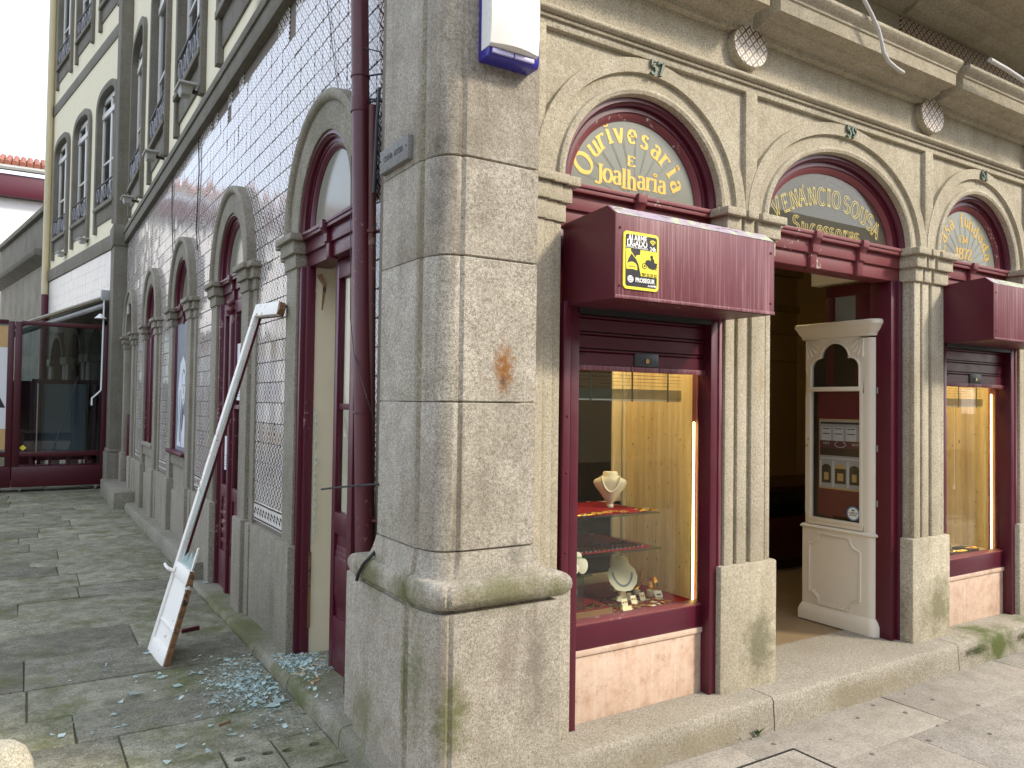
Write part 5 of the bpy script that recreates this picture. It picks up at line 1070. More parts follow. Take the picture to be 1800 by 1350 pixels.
# ------------------------------------------------------------------ goods in the first shop window
def shelf(z, s1, lab, name='glass_shelf'):
    t = thing(name, (2.45, 3.10, z), lab, 'shelf')
    MB().box(2.04, s1, 2.93, 3.40, z-.010, z-.002).build('plate', 'glass_shelf', t, bev=0.002); MB().box(2.05, s1-.05, 2.955, 3.38, z-.002, z+.004).build('liner', 'velvet', t, bev=0.001)
    for x in (2.06, s1-.04): MB().box(x, x+.02, 3.38, 3.485, z-.025, z-.010).build('bracket', 'alu', t)
shelf(1.066, 2.75, 'upper glass shelf with red velvet liner in the shop window'); shelf(0.886, 2.76, 'lower glass shelf with red velvet liner in the shop window')
def bust(x, y, z, h, tilt, label, bead, rz=0.0):
    t = thing('necklace_bust', (x, y, z), label, 'display bust', 'necklace busts')
    def T(a, b, c):
        b2 = b*math.cos(tilt)+c*math.sin(tilt)*0.0; 
        yy = b+c*math.tan(tilt); cr, sr_ = math.cos(rz), math.sin(rz)
        return (x+a*cr-yy*sr_, y+a*sr_+yy*cr, z+c)
    k = h/0.185
    pr_ = [(.018, .022, 0.0), (.020, .022, .008), (.014, .014, .016), (.022, .02, .03), (.050, .03, .07), (.078, .036, .105), (.088, .038, .128), (.082, .038, .142), (.052, .034, .156), (.040, .03, .168), (.038, .03, .182), (.034, .027, .186)]
    MB(T).loft([[(a*k*math.cos(2*PI*i/24), b*k*math.sin(2*PI*i/24)*(1.0 if math.sin(2*PI*i/24) < 0 else .45), c*k) for i in range(24)] for a, b, c in pr_]).build('form', 'bust_cream', t, smooth=True)
    n_ = 27; r_ = .0062*k
    ob = None
    for i in range(n_):
        tt = PI*(0.02+0.96*i/(n_-1)); xx = -.047*k*math.cos(tt); zz = (.158-.075*math.sin(tt)**1.4)*k; yy = -(.031+.008*math.sin(tt))*k-.002
        if ob is None: ob = MB(T).sphere((xx, yy, zz), r_, 8).build('bead', bead, t, smooth=True); base = Vector(T(xx, yy, zz))
        else:
            o = ob.copy(); COL.objects.link(o); o.location = Vector(T(xx, yy, zz))-base; o.scale = (1, 1, 1)
    return t
bust(2.605, 3.15, 1.070, 0.185, 0.0, 'cream necklace bust with a pearl string on the upper glass shelf', 'pearl', -0.6)
# leaning bust on an easel foot
t = thing('necklace_bust', (2.66, 3.15, 0.59), 'low cream bust leaning back on its foot with a dark bead necklace', 'display bust', 'necklace busts')
def TB(a, b, c): y_, z_ = b*math.cos(.75)-c*math.sin(.75)*-1, c*math.cos(.75)+b*math.sin(.75); cr, sr_ = math.cos(-.55), math.sin(-.55); return (2.655+a*cr-y_*sr_, 3.10+a*sr_+y_*cr, .70+z_)
MB(TB).loft([[(w*math.cos(2*PI*i/20), -.02*0+dd*math.sin(2*PI*i/20), z) for i in range(20)] for w, dd, z in ((.012, .006, -.065), (.045, .014, -.055), (.07, .02, -.02), (.078, .024, .02), (.07, .026, .055), (.05, .028, .075), (.042, .03, .09), (.040, .03, .112), (.034, .024, .118))]).build('form', 'bust_cream', t, smooth=True)
MB().loft([[(2.665+dx, 3.12+dy, z) for dx, dy in ((-w, -.012), (w, -.012), (w, .012), (-w, .012))] for w, z in ((.03, .592), (.018, .62), (.016, .70))]).build('foot', 'bust_cream', t, bev=0.003)
MB().box(2.61, 2.72, 3.08, 3.15, .588, .596).build('foot_plate', 'bust_cream', t, bev=0.002)
ob = None
for i in range(24):
    tt = PI*(.02+.96*i/23); q = (-.05*math.cos(tt), -.026-.004*math.sin(tt), .062-.072*math.sin(tt)**1.3)
    if ob is None: ob = MB(TB).sphere(q, .0055, 8).build('bead', 'grey_ink', t, smooth=True); base = Vector(TB(*q))
    else: o = ob.copy(); COL.objects.link(o); o.location = Vector(TB(*q))-base
# filigree earrings on a small stand
t = thing('earring_stand', (2.26, 2.97, 0.79), 'white filigree drop earrings hung on a small clear stand by the frame', 'earrings')
MB().box(2.19, 2.33, 2.94, 3.0, .782, .788).build('stand', 'glass_shelf', t); MB().box(2.235, 2.285, 2.95, 2.99, .592, .783).build('block', 'glass_shelf', t)
for dx, dz, rr in ((-.045, .13, .02), (-.018, .085, .024), (.012, .045, .030), (-.028, .035, .018)):
    MB().loft([[(2.258+dx+r_*rr*math.cos(2*PI*k/14), yy, .79+dz+r_*rr*1.25*math.sin(2*PI*k/14)) for k in range(14)] for r_, yy in ((.4, 2.935), (1, 2.94), (1, 2.946), (.4, 2.95))]).build('pendant', 'pearl', t, smooth=True)
MB().tube([(2.20, 2.945, .97), (2.215, 2.945, .93), (2.24, 2.945, .88)], .004, 5).build('hook', 'silver', t)
# bag with chain, watches, boxes
t = thing('gold_chain_block', (2.83, 3.24, .59), 'small wooden block draped with a gold chain and topped by a pearl', 'necklace')
MB().loft([[(2.83+w*a, 3.24+.03*b, z) for a, b in ((-1, -1), (1, -1), (1, 1), (-1, 1))] for w, z in ((.035, .59), (.05, .70))]).build('block', 'oak', t, bev=0.004)
MB().tube([(2.83-.05*math.cos(tt), 3.203, .705-.10*math.sin(tt)**.8) for tt in [PI*i/22 for i in range(23)]], .0042, 6).build('chain', 'gold', t, smooth=True); MB().sphere((2.81, 3.22, .712), .014, 12).build('pearl', 'pearl', t, smooth=True)
def watch(x, y, z, band, label):
    t = thing('watch', (x, y, z), label, 'watch', 'watches in the shop window'); MB().box(x-.024, x+.024, y-.02, y+.02, z, z+.035).build('stand', 'bust_cream', t, bev=0.002)
    MB().loft([[(x+w, y-.005+.022*math.sin(tt), z+.070-.038*math.cos(tt)) for w in (-.012, .012)]+[(x+w, y-.005+.020*math.sin(tt), z+.070-.035*math.cos(tt)) for w in (.012, -.012)] for tt in [2*PI*k/20 for k in range(21)]], True, False).build('strap', band, t)
    MB().loft([[(x+.018*r_*math.cos(2*PI*k/18), yy, z+.070+.018*r_*math.sin(2*PI*k/18)) for k in range(18)] for r_, yy in ((1, y-.024), (1, y-.033), (.8, y-.034))]).build('case', 'gold' if band == 'gold' else 'green_band', t, smooth=True)
    MB().loft([[(x+.013*math.cos(2*PI*k/18), yy, z+.070+.013*math.sin(2*PI*k/18)) for k in range(18)] for yy in (y-.0345, y-.0342)]).build('dial', 'lock_plate', t)
watch(2.755, 3.28, .588, 'green_band', 'dark green watch on a cream block behind the leaning bust'); watch(2.86, 3.10, .588, 'gold', 'pale gold watch on a cream block near the lit strip')
t = thing('jewel_tray', (2.23, 2.98, .588), 'shallow wooden tray of gold filigree brooches at the front of the window', 'tray')
MB().box(2.06, 2.44, 2.92, 3.14, .588, .622).build('box', 'oak', t, bev=0.003); MB().box(2.07, 2.43, 2.93, 3.13, .622, .625).build('liner', 'velvet', t)
def brooch(x, y, z, r, mat, par, name='brooch'):
    n_ = 12; ph = random.uniform(0, 6)
    rings = [[(x+r*f*(1+.25*math.sin(3*tt+ph))*math.cos(tt), y+r*f*.6*(1+.25*math.sin(3*tt+ph))*math.sin(tt), z+h) for tt in [2*PI*k/n_ for k in range(n_)]] for f, h in ((.9, 0), (1.0, r*.10), (.45, r*.28), (.15, r*.2))]
    return MB().loft(rings).build(name, mat, par, smooth=True)
for k in range(16): brooch(2.09+random.random()*.32, 2.945+random.random()*.17, .625, random.uniform(.018, .038), random.choice(('gold', 'gold', 'pearl')), t)
t = thing('jewel_pad', (2.5, 3.0, .588), 'red velvet pad with rows of gold chains and rings behind the pane', 'jewellery')
MB().box(2.03, 2.93, 2.90, 3.46, .5885, .592).build('cloth', 'velvet', t)
for k in range(120):
    x, y = random.uniform(2.08, 2.86), random.uniform(2.905, 3.06)
    if x < 2.45 and y > 2.915: y = random.uniform(2.903, 2.918)
    brooch(x, y, .592, random.uniform(.010, .024), random.choice(('gold', 'gold', 'gold', 'silver', 'pearl')), t, 'ring')
for k in range(11):
    x = 2.46+k*.036; pts = [(x+.004*math.sin(i), 2.96+i*.016+k*.006, .5945+.001*math.sin(i*2)) for i in range(12)]
    MB().tube(pts, .0042, 5).build('chain', 'gold' if k % 3 else 'silver', t, smooth=True)
MB().tube([(2.08+i*.011, 2.912+.002*math.sin(i*1.7), .5955) for i in range(24)], .0048, 6).build('chain', 'gold', t, smooth=True)
for k in range(3): MB().box(2.62+k*.09, 2.65+k*.09, 3.10+k*.03, 3.12+k*.03, .592, .612).build('ring_stand', 'bust_cream', t, bev=0.002)
t = thing('price_tag', (2.52, 2.905, .592), 'small cream folded price tag at the front edge of the window', 'price tag')
MB().loft([[(x, 2.900, .5925), (x, 2.918, .617), (x, 2.920, .617), (x, 2.903, .5925)] for x in (2.495, 2.552)]).build('card', 'price_paper', t)
t = thing('price_tag', (2.835, 3.05, .59), 'small white printed card below the pale gold watch', 'price tag')
MB().loft([[(x, 3.045, .592), (x, 3.06, .625), (x, 3.062, .625), (x, 3.048, .592)] for x in (2.835, 2.885)]).build('card', 'paper', t); MB().box(2.845, 2.872, 3.046, 3.05, .606, .612).build('print', 'ink', t)
for z, nm, lab in ((1.070, 24, 'gold and silver bracelets laid along the upper velvet shelf'), (.890, 22, 'gold chains and bangles laid along the lower velvet shelf')):
    t = thing('bracelet_row', (2.4, 3.0, z), lab, 'jewellery')
    for k in range(nm):
        x = 2.09+k*.60/nm
        if z > 1 and 2.56 < x < 2.66: x += .1
        if z > 1: brooch(x, random.uniform(2.955, 3.04), z, random.uniform(.018, .034), random.choice(('gold', 'gold', 'silver')), t, 'bracelet')
        else: MB().tube([(x+.003*math.sin(i), 2.965+i*.02, z+.003) for i in range(9)], .005, 5).build('bracelet', random.choice(('gold', 'silver', 'silver')), t, smooth=True)
for k, (x, y, lab) in enumerate(((2.15, 3.28, 'small cream ring cone with a gold ring behind the wooden tray'), (2.52, 3.34, 'small cream ring cone with a silver ring below the lower shelf'))):
    t = thing('ring_cone', (x, y, .59), lab, 'ring stand'); MB().lathe([(.022, 0), (.020, .01), (.009, .05), (.004, .062)], (x, y, .592), 14).build('cone', 'bust_cream', t, smooth=True); MB().lathe([(.015, .024), (.018, .027), (.015, .030), (.012, .027)], (x, y, .592), 14).build('ring', 'gold' if k == 0 else 'silver', t, smooth=True)
t = thing('photo_frame', (2.30, 3.36, .59), 'small framed card standing below the lower glass shelf', 'frame')
MB().loft([[(x, y, z) for x in (2.22, 2.38)] + [(x, y+.01, z) for x in (2.38, 2.22)] for y, z in ((3.33, .592), (3.38, .79))]).build('frame', 'iron_grey', t); MB().loft([[(x, y-.002, z) for x in (2.235, 2.365)] + [(x, y, z) for x in (2.365, 2.235)] for y, z in ((3.334, .605), (3.376, .777))]).build('card', 'lock_plate', t)
for k in range(3):
    x = 2.57+.085*k; t = thing('earring_card', (x, 2.98+.03*k, .592), ('cream earring card with gold studs nearest the wooden tray', 'cream earring card with gold studs in the middle of the velvet pad', 'cream earring card with gold studs nearest the pale gold watch')[k], 'earrings')
    MB().loft([[(x+a, 2.975+.03*k+b, .592+c) for a in (-.018, .018)]+[(x+a, 2.978+.03*k+b, .592+c) for a in (.018, -.018)] for b, c in ((0, 0), (.018, .04))]).build('card', 'bust_cream', t)
    for a in (-.008, .008): MB().sphere((x+a, 2.984+.03*k, .592+.026), .005, 8).build('stud', 'gold', t, smooth=True)
# second shop window: black stands with chains
t = thing('bracelet_stand', (5.33, 3.0, .59), 'tall curved black display stand with a gold bracelet in the far window', 'display stand')
MB().loft([[(5.30+.10*w-.02*math.cos(w*2), 2.99+dy, .592+.20*math.cos(w*1.2)*1.0) for dy in (-.02, .02)]+[(5.308+.10*w-.02*math.cos(w*2), 2.99+dy, .597+.20*math.cos(w*1.2)) for dy in (.02, -.02)] for w in [i*.13 for i in range(11)]]).build('stand', 'black_stand', t)
MB().tube([(5.300+.10*w-.02*math.cos(w*2), 2.965, .598+.20*math.cos(w*1.2)) for w in [i*.1 for i in range(1, 11)]], .006, 6).build('bracelet', 'gold', t, smooth=True)
for k, (x, lab) in enumerate(((5.50, 'small black block with a gold chain in the far window'), )):
    t = thing('bracelet_stand', (x, 2.97, .59), lab, 'display stand'); MB().loft([[(x+a, 2.97+b, .59+c) for a, b in ((-.035, -.03), (.035, -.03), (.035, .03), (-.035, .03))] if c < .05 else [(x-.02+a, 2.97+b, .59+c) for a, b in ((-.02, -.02), (.02, -.02), (.02, .02), (-.02, .02))] for c in (0, .09)]).build('stand', 'black_stand', t, bev=0.003)
    MB().tube([(x-.03+.006*i, 2.936, .66-.008*i) for i in range(8)], .005, 5).build('chain', 'gold', t)
t = thing('jewel_pad', (5.6, 2.98, .59), 'black pads of gold chains laid along the far shop window', 'jewellery')
for k in range(4):
    x = 5.28+k*.15; p_ = MB().box(x, x+.12, 2.93, 3.06, .588, .60+.01*(k % 2)).build('pad', 'black_stand', t, bev=0.003); MB().tube([(x+.01+.01*i, 2.95+.03*math.sin(i), .604+.01*(k % 2)) for i in range(11)], .0035, 5).build('chain', 'gold', p_, smooth=True)
t = thing('blind_cord', (5.80, 3.08, 1.10), 'pale blind cord with a small tassel hanging in the far window', 'cord')
MB().tube([(5.80, 3.08, 2.24), (5.80, 3.08, 1.06)], .0022, 5).build('cord', 'sign_white', t); MB().lathe([(.003, 0), (.009, -.035), (.007, -.04)], (5.80, 3.08, 1.06), 8).build('tassel', 'sign_white', t)

# ------------------------------------------------------------------ white cabinet standing in the doorway (its glazed side faces the opening)
cb_ = thing('white_cabinet', (4.62, 3.2, .163), 'tall white glazed cabinet with trefoil pane and poster, standing in the shop doorway', 'cabinet')
X0, Y0, Y1, ZB = 4.575, 2.925, 3.46, .163
def cab_plan(o, r=.055): return [(X0-o, Y1+o), (4.645, Y1+o), (4.645, Y0-o)]+[(X0-o+r-r*math.sin(R(90*i/6)), Y0-o+r-r*math.cos(R(90*i/6))) for i in range(7)]
def cab(name, prof, mat='cabinet_white', **kw): return MB().loft([[(x, y, z) for x, y in cab_plan(o)] for o, z in prof]).build(name, mat, cb_, smooth=True, **kw)
cab('base', [(.020, ZB), (.020, ZB+.06), (.015, ZB+.075), (.013, ZB+.082), (.005, ZB+.10), (0, ZB+.108)])
cab('lower_body', [(0, ZB+.10), (0, .785)]); cab('waist_moulding', [(0, .783), (.010, .788), (.012, .797), (.004, .806), (0, .81)])
fx = X0
# body of the upper part: solid frame with the glazed opening
MB().box(X0+.03, 4.645, Y1-.02, Y1, .80, 2.10).build('back_stile', 'cabinet_white', cb_); MB().box(4.635, 4.645, Y0+.05, Y1, .80, 2.10).build('back_panel', 'cabinet_white', cb_)
MB().loft([[(x, y, z) for x, y in [(X0, Y0+.075), (X0+.03, Y0+.075), (4.645, Y0+.02), (4.645, Y0)]+[(X0+.055-.055*math.sin(R(90*i/6)), Y0+.055-.055*math.cos(R(90*i/6))) for i in range(7)]] for z in (.80, 2.06)]).build('corner_post', 'cabinet_white', cb_, smooth=True)
TC = lambda s, d, z: (X0-d, s, z)
yc = (Y0+.075+Y1)/2
op0, op1, ob_, orr, ot = Y0+.105, Y1-.065, .862, 1.715, 2.045
def trefoil():
    m_ = (op0+op1)/2; w = (op1-op0)/2; P_ = [(op1, 1.745), (op1, 1.87)]
    P_ += [(m_+w*.62+w*.38*math.cos(R(a)), 1.87+.07*math.sin(R(a))) for a in range(10, 100, 20)]
    P_ += [(m_+w*.60*math.cos(R(a)), 1.935+.105*math.sin(R(a))) for a in range(5, 176, 17)]
    P_ += [(m_-w*.62+w*.38*math.cos(R(a)), 1.87+.07*math.sin(R(a))) for a in range(80, 180, 20)]
    return P_+[(op0, 1.87), (op0, 1.745)]
tp = trefoil(); n_ = len(tp)
# door board: front face with two openings, built as strips round each opening
def ringframe(inner, outer, d0, d1, name, par, mat='cabinet_white', **kw):
    k = len(inner); return MB(TC).loft([[(*inner[i][:1], d0, inner[i][1]), (outer[i][0], d0, outer[i][1]), (outer[i][0], d1, outer[i][1]), (inner[i][0], d1, inner[i][1])] for i in list(range(k))+[0]], True, False).build(name, mat, par, **kw)
def to_rect(pts, a, b, z0, z1):
    out = []; m_ = (a+b)/2; zc = (z0+z1)/2
    for s, z in pts:
        ds, dz = s-m_, z-zc; k = min((b-m_)/abs(ds) if ds else 1e9, ((z1-zc)/dz if dz > 0 else (z0-zc)/dz) if dz else 1e9); out.append((m_+ds*k, zc+dz*k))
    return out
fr_ = ringframe(tp, to_rect(tp, op0-.038, op1+.045, 1.728, 2.075), -.028, -.001, 'door_head', cb_)
dense = [(op0+(op1-op0)*i/8, ob_) for i in range(8)]+[(op1, ob_+(orr-ob_)*i/8) for i in range(8)]+[(op1-(op1-op0)*i/8, orr) for i in range(8)]+[(op0, orr-(orr-ob_)*i/8) for i in range(8)]
ringframe(dense, to_rect(dense, op0-.038, op1+.045, .815, 1.7285), -.028, -.0015, 'door_frame', cb_)
def off_poly(pts, o):
    m_ = sum(p[0] for p in pts)/len(pts); zc = sum(p[1] for p in pts)/len(pts); return [(s+o*(1 if s > m_ else -1), z+o*(1 if z > zc else -1)) for s, z in pts]
ringframe(off_poly(dense, .002), off_poly(dense, .016), -.004, .006, 'glazing_bead', cb_)
MB(TC).tube([(s, .004, z) for s, z in tp], .007, 6).build('trefoil_bead', 'cabinet_white', cb_, smooth=True); MB(TC).box(op0-.02, op1+.02, -.02, .008, 1.715, 1.745).build('mid_rail', 'cabinet_white', cb_, bev=0.004)
for sg, s0 in ((1, op0-.03), (-1, op1+.037)):
    for k in range(5):
        a = R(8+k*19); MB(TC).loft([[(s0+sg*(.012+.095*r_)*math.cos(a+o), d, 2.065-(.012+.115*r_)*math.sin(a+o)) for o, d in ((-.10, 0), (0, .009), (.10, 0))] for r_ in (0, .5, 1)]).build('fan_leaf', 'cabinet_white', cb_)
cab('cornice', [(.0, 2.07), (.006, 2.075), (.007, 2.09), (.014, 2.10), (.024, 2.118), (.027, 2.128), (.036, 2.142), (.040, 2.148), (.040, 2.168), (.03, 2.176)])
MB(TC).box(op0-.01, op1+.01, -.016, -.012, ob_-.01, 2.06).build('pane', 'glass', cb_); MB(TC).box(op0-.02, op1+.02, -.07, -.045, ob_-.02, 2.07).build('dark_lining', 'iron_black', cb_)
# raised panel with scooped corners
pa, pb, pz0, pz1, sc_ = Y0+.10, Y1-.055, .285, .755, .075
pp = []
for (cx_, cz_, a0) in ((pb, pz1, 270), (pa, pz1, 360), (pa, pz0, 90), (pb, pz0, 180)): pp += [(cx_+sc_*math.cos(R(a0-90*i/6)), cz_+sc_*math.sin(R(a0-90*i/6))) for i in range(7)]
MB(TC).tube([(s, .001, z) for s, z in pp]+[(pp[0][0], .001, pp[0][1])], .0075, 6).build('panel_moulding', 'cabinet_white', cb_, smooth=True)
MB(TC).tube([(yc+(s-yc)*.93, .0, (pz0+pz1)/2+(z-(pz0+pz1)/2)*.94) for s, z in pp+[pp[0]]], .004, 6).build('panel_moulding', 'cabinet_white', cb_, smooth=True)
kn = MB(TC).sphere((op1+.022, .012, 1.345), .008, 10).build('knob', 'brass', cb_, smooth=True); MB(TC).box(op1+.018, op1+.024, -.001, .003, 1.38, 1.40).build('keyhole', 'iron_black', cb_)
for z in (1.0, 1.35, 1.72): MB().tube([(4.60, Y0-.001, z-.02), (4.60, Y0-.001, z+.02)], .006, 6).build('hinge', 'iron_grey', cb_)
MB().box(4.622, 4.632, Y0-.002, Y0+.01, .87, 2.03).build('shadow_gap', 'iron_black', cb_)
# poster behind the glass
po = MB(TC).box(op0-.005, op1-.035, -.032, -.030, .885, orr).build('poster', 'poster_red', cb_)
def pq_(name, a, b, z0, z1, mat, lay): MB(TC).box(op0+(op1-op0)*a, op0+(op1-op0)*b, -.030, -.0296+lay*.0004, z0, z1).build(name, mat, po)
def L_(a): return 1-a      # the reader's left is the far side
def pr4(name, a, b, z0, z1, mat, lay): pq_(name, L_(b), L_(a), z0, z1, mat, lay)
pr4('print_frame', .12, .995, 1.06, 1.53, 'poster_gold', 0); pr4('print_facade', .135, .985, 1.07, 1.52, 'poster_grey', 1)
for a in (.17, .42, .68): 
    pr4('print_window', a, a+.2, 1.385, 1.475, 'poster_light', 2); pr4('print_line', a+.02, a+.18, 1.462, 1.468, 'poster_dark', 3); pr4('print_line', a+.02, a+.18, 1.428, 1.434, 'poster_dark', 3)
pr4('print_cornice', .15, .98, 1.496, 1.51, 'poster_dark', 2); pr4('print_banner', .135, .985, 1.335, 1.385, 'poster_plum', 2); pr4('print_band', .135, .985, 1.285, 1.335, 'poster_dark', 2); pr4('print_band', .16, .97, 1.262, 1.270, 'poster_light', 2)
for a, w in ((.18, .19), (.455, .22), (.75, .19)):
    pr4('print_opening', a, a+w, 1.10, 1.20, 'poster_dark', 3); pr4('print_glow', a+.05, a+w-.05, 1.12, 1.17, 'poster_gold' , 4)
    s_m = op0+(op1-op0)*L_(a+w/2); rr = (op1-op0)*w/2
    MB(TC).loft([[(s_m+rr*math.cos(R(15*i)), d, 1.20+rr*.75*math.sin(R(15*i))) for i in range(13)] for d in (-.030, -.0284)]).build('print_arch', 'poster_gold' if a == .455 else 'poster_dark', po)
for a in (.135, .40, .70, .96): pr4('print_pier', a, a+.035, 1.075, 1.25, 'poster_light', 3)
dirx = (0, -1, 0)
text('print_lettering', '1872', .022, 'poster_light', po, (X0+.0285, op0+(op1-op0)*L_(.27), 1.366), dirx, (0, 0, 1), sx=1.2); text('print_lettering', '2022', .022, 'poster_light', po, (X0+.0285, op0+(op1-op0)*L_(.86), 1.363), dirx, (0, 0, 1), sx=1.2)
yy_ = op0+(op1-op0)*L_(.56); MB(TC).tube([(yy_+.04*math.cos(R(a)), -.0285, 1.362+.020*math.sin(R(a))) for a in range(-240, 61, 20)], .002, 4).build('print_wreath', 'poster_light', po)
st = thing('round_sticker', (X0+.01, op0+.05, .90), 'round white and blue shop sticker on the cabinet glass', 'sticker')
for r_, mm, d in ((.046, 'blue_ring', -.0108), (.038, 'sign_white', -.0100)): MB(TC).loft([[(op0+.052+r_*math.cos(R(15*i)), dd, .918+r_*math.sin(R(15*i))) for i in range(24)] for dd in (d, d-.0004)]).build('disc', mm, st)
text('lettering', 'COMÉRCIO', .0135, 'ink', st, (X0+.0095, op0+.052, .922), dirx, (0, 0, 1), .0002); text('lettering', 'SEGURO', .0135, 'ink', st, (X0+.0095, op0+.052, .908), dirx, (0, 0, 1), .0002); MB(TC).box(op0+.042, op0+.064, -.0099, -.0096, .934, .944).build('emblem', 'green_band', st)

# ------------------------------------------------------------------ torn-out door leaf leaning on the alley wall
dl = thing('broken_door_leaf', (.74, 5.15, ZA), 'broken white door leaf leaning against the tiled wall, its glass smashed', 'door')
A0 = Vector((.712, 5.31, ZA+.006)); A1 = Vector((1.312, 5.262, 2.235)); ux = (A1-A0); LL = ux.length; ux.normalize()
vy = Vector((.10, -1, 0)); vy = (vy-ux*vy.dot(ux)).normalized(); wn = ux.cross(vy); wn = wn if wn.x < 0 else -wn
TD = lambda a, b, c: tuple(A0+ux*a+vy*b+wn*c)      # a up the stile, b across, c towards the alley
MB(TD).box(.0, LL, 0, .045, -.018, .018).build('stile', 'door_white', dl, bev=0.004)
MB(TD).box(.0, LL, .002, .043, -.034, -.018).build('stile_back', 'burgundy', dl)
MB(TD).loft([[(LL-.085, .043, c_), (LL, .043, c_), (LL, .43, c_), (LL-.085, .455, c_)] for c_ in (-.016, .020)]).build('top_rail', 'door_white', dl, bev=0.003); MB(TD).loft([[(LL-.085, .4555, c_), (LL, .4305, c_), (LL-.005, .455, c_), (LL-.05, .485, c_), (LL-.08, .462, c_)] for c_ in (-.016, .019)]).build('splintered_end', 'raw_wood', dl)
MB(TD).box(LL-.087, LL-.01, .05, .44, -.032, -.016).build('rail_back', 'burgundy', dl)
MB(TD).box(.0, .09, .043, .365, -.016, .018).build('bottom_rail', 'door_white', dl, bev=0.003); MB(TD).box(.09, .20, .043, .355, -.008, .006).build('panel', 'door_white', dl); MB(TD).box(.20, .215, .05, .36, -.016, .014).build('bead', 'door_white', dl, bev=0.003)
MB(TD).box(.215, .48, .043, .345, -.008, .006).build('panel', 'door_white', dl); MB(TD).box(.48, .56, .043, .335, -.016, .018).build('lock_rail', 'door_white', dl, bev=0.003); MB(TD).loft([[(a, .33, -.016), (a, .33+w, -.016), (a, .33+w*.7, .016), (a, .33, .016)] for a, w in ((.47, .01), (.49, .028), (.52, .02), (.54, .026), (.56, .012))]).build('splintered_edge', 'raw_wood', dl)
MB(TD).loft([[(a, .343+.02*(1-a/.5), -.016), (a, .355+.02*(1-a/.5)+w, -.016), (a, .355+.02*(1-a/.5)+w*.6, .012), (a, .343+.02*(1-a/.5), .014)] for a, w in [(i*.024, .004+.010*abs(math.sin(i*1.9))) for i in range(20)]]).build('splintered_edge', 'raw_wood', dl)
MB(TD).tube([(.50, .05, .02), (.505, .03, .05), (.508, -.005, .055), (.512, -.075, .05)], [.011, .011, .009, .009], 8).build('handle', 'door_white', dl, smooth=True); MB(TD).box(.485, .53, .02, .07, .018, .024).build('handle_plate', 'cabinet_white', dl, bev=0.003)
MB(TD).box(.56, .70, .30, .318, -.006, .004).build('glazing_bead', 'door_white', dl); mb = MB(TD)
gl = [(.56, .05), (.66, .065), (.60, .10), (.64, .15), (.58, .17), (.66, .22), (.61, .25), (.69, .31), (.56, .325)]
mb.loft([[(a, b, c_) for a, b in gl] for c_ in (-.002, .002)]); mb.build('broken_pane', 'glass_shard', dl)
mb = MB(TD); mb.loft([[(.70, .052, c_), (1.0, .052, c_), (1.25, .075, c_), (1.05, .085, c_), (.8, .07, c_)] for c_ in (-.002, .002)]); mb.loft([[(1.4, .052, c_), (1.9, .052, c_), (1.7, .068, c_)] for c_ in (-.002, .002)]); mb.build('broken_pane', 'glass_shard', dl)
# fragments -------------------------------------------------
def onfloor(x, y):
    if x < 1.25: return ZA+.004
    z = .132 if y < 3.4 else .132-.027*(y-3.39)/.83 if y < 4.22 else .105-.02*(y-4.22)/.7 if y < 4.92 else .085
    return z+.001
sh1 = MB()
def shard(mb, x, y, z, r, tilt=.25):
    n_ = random.choice((3, 3, 4, 5)); a0 = random.uniform(0, 6.28); cx_ = random.uniform(-tilt, tilt); cy_ = random.uniform(-tilt, tilt); pts = []
    for k in range(n_):
        a = a0+2*PI*k/n_+random.uniform(-.4, .4); rr = r*random.uniform(.5, 1.2); px, py = rr*math.cos(a), rr*math.sin(a)*.8; pts.append((px, py, px*cx_+py*cy_))
    lo = min(q[2] for q in pts); mb.loft([[(x+p_[0], y+p_[1], z+p_[2]-lo+h) for p_ in pts] for h in (0, .0025)])
for k in range(2800):
    if random.random() < .62: x, y = random.gauss(1.11, .12), random.gauss(4.36, .25)
    else: x, y = random.gauss(1.40, .09), random.gauss(4.45, .16)
    if random.random() < .05: x, y = random.uniform(.2, 1.2), random.uniform(3.6, 5.3)
    if x > 1.585 or (x > 1.24 and y > 4.66) or (x > 1.36 and y > 4.6) or 1.225 < x < 1.27 or (x > 1.47 and y < 4.2): continue
    shard(sh1, x, y, onfloor(x, y), random.choice((.002, .003, .003, .004, .005, .007, .010, .017)), .5)
o = sh1.build('glass_fragments', 'glass_shard'); tag(o, 'scatter of tiny pale teal broken glass on the slabs and step', kind='stuff')
G1 = 'larger glass shards on the alley slabs'
for (u, v, r) in ((490, 1232, .055), (480, 1240, .04), (285, 1190, .03), (262, 1148, .04), (236, 1222, .05), (312, 1205, .035), (372, 1235, .03), (200, 1256, .03), (218, 1275, .02), (412, 1292, .035), (318, 1312, .03), (345, 1160, .025), (400, 1160, .03), (108, 1294, .03), (90, 1292, .018), (295, 1340, .03), (370, 1276, .02)):
    q = onz(u, v, ZA+.006); mb = MB(); shard(mb, q.x, q.y, q.z, r, .15); o = mb.build('glass_shard', 'glass_shard', at=tuple(q)); tag(o, 'flat shard of broken glass lying on the mossy alley slabs', 'glass shard', G1)
q = onz(352, 1038, .06); mb = MB(); shard(mb, 1.34, 6.9, .062, .06, .05); o = mb.build('glass_shard', 'glass_shard', at=(1.34, 6.9, .062)); tag(o, 'glass shard lying on the low kerb beside the double door', 'glass shard')
G2 = 'wood splinters before the broken doorway'
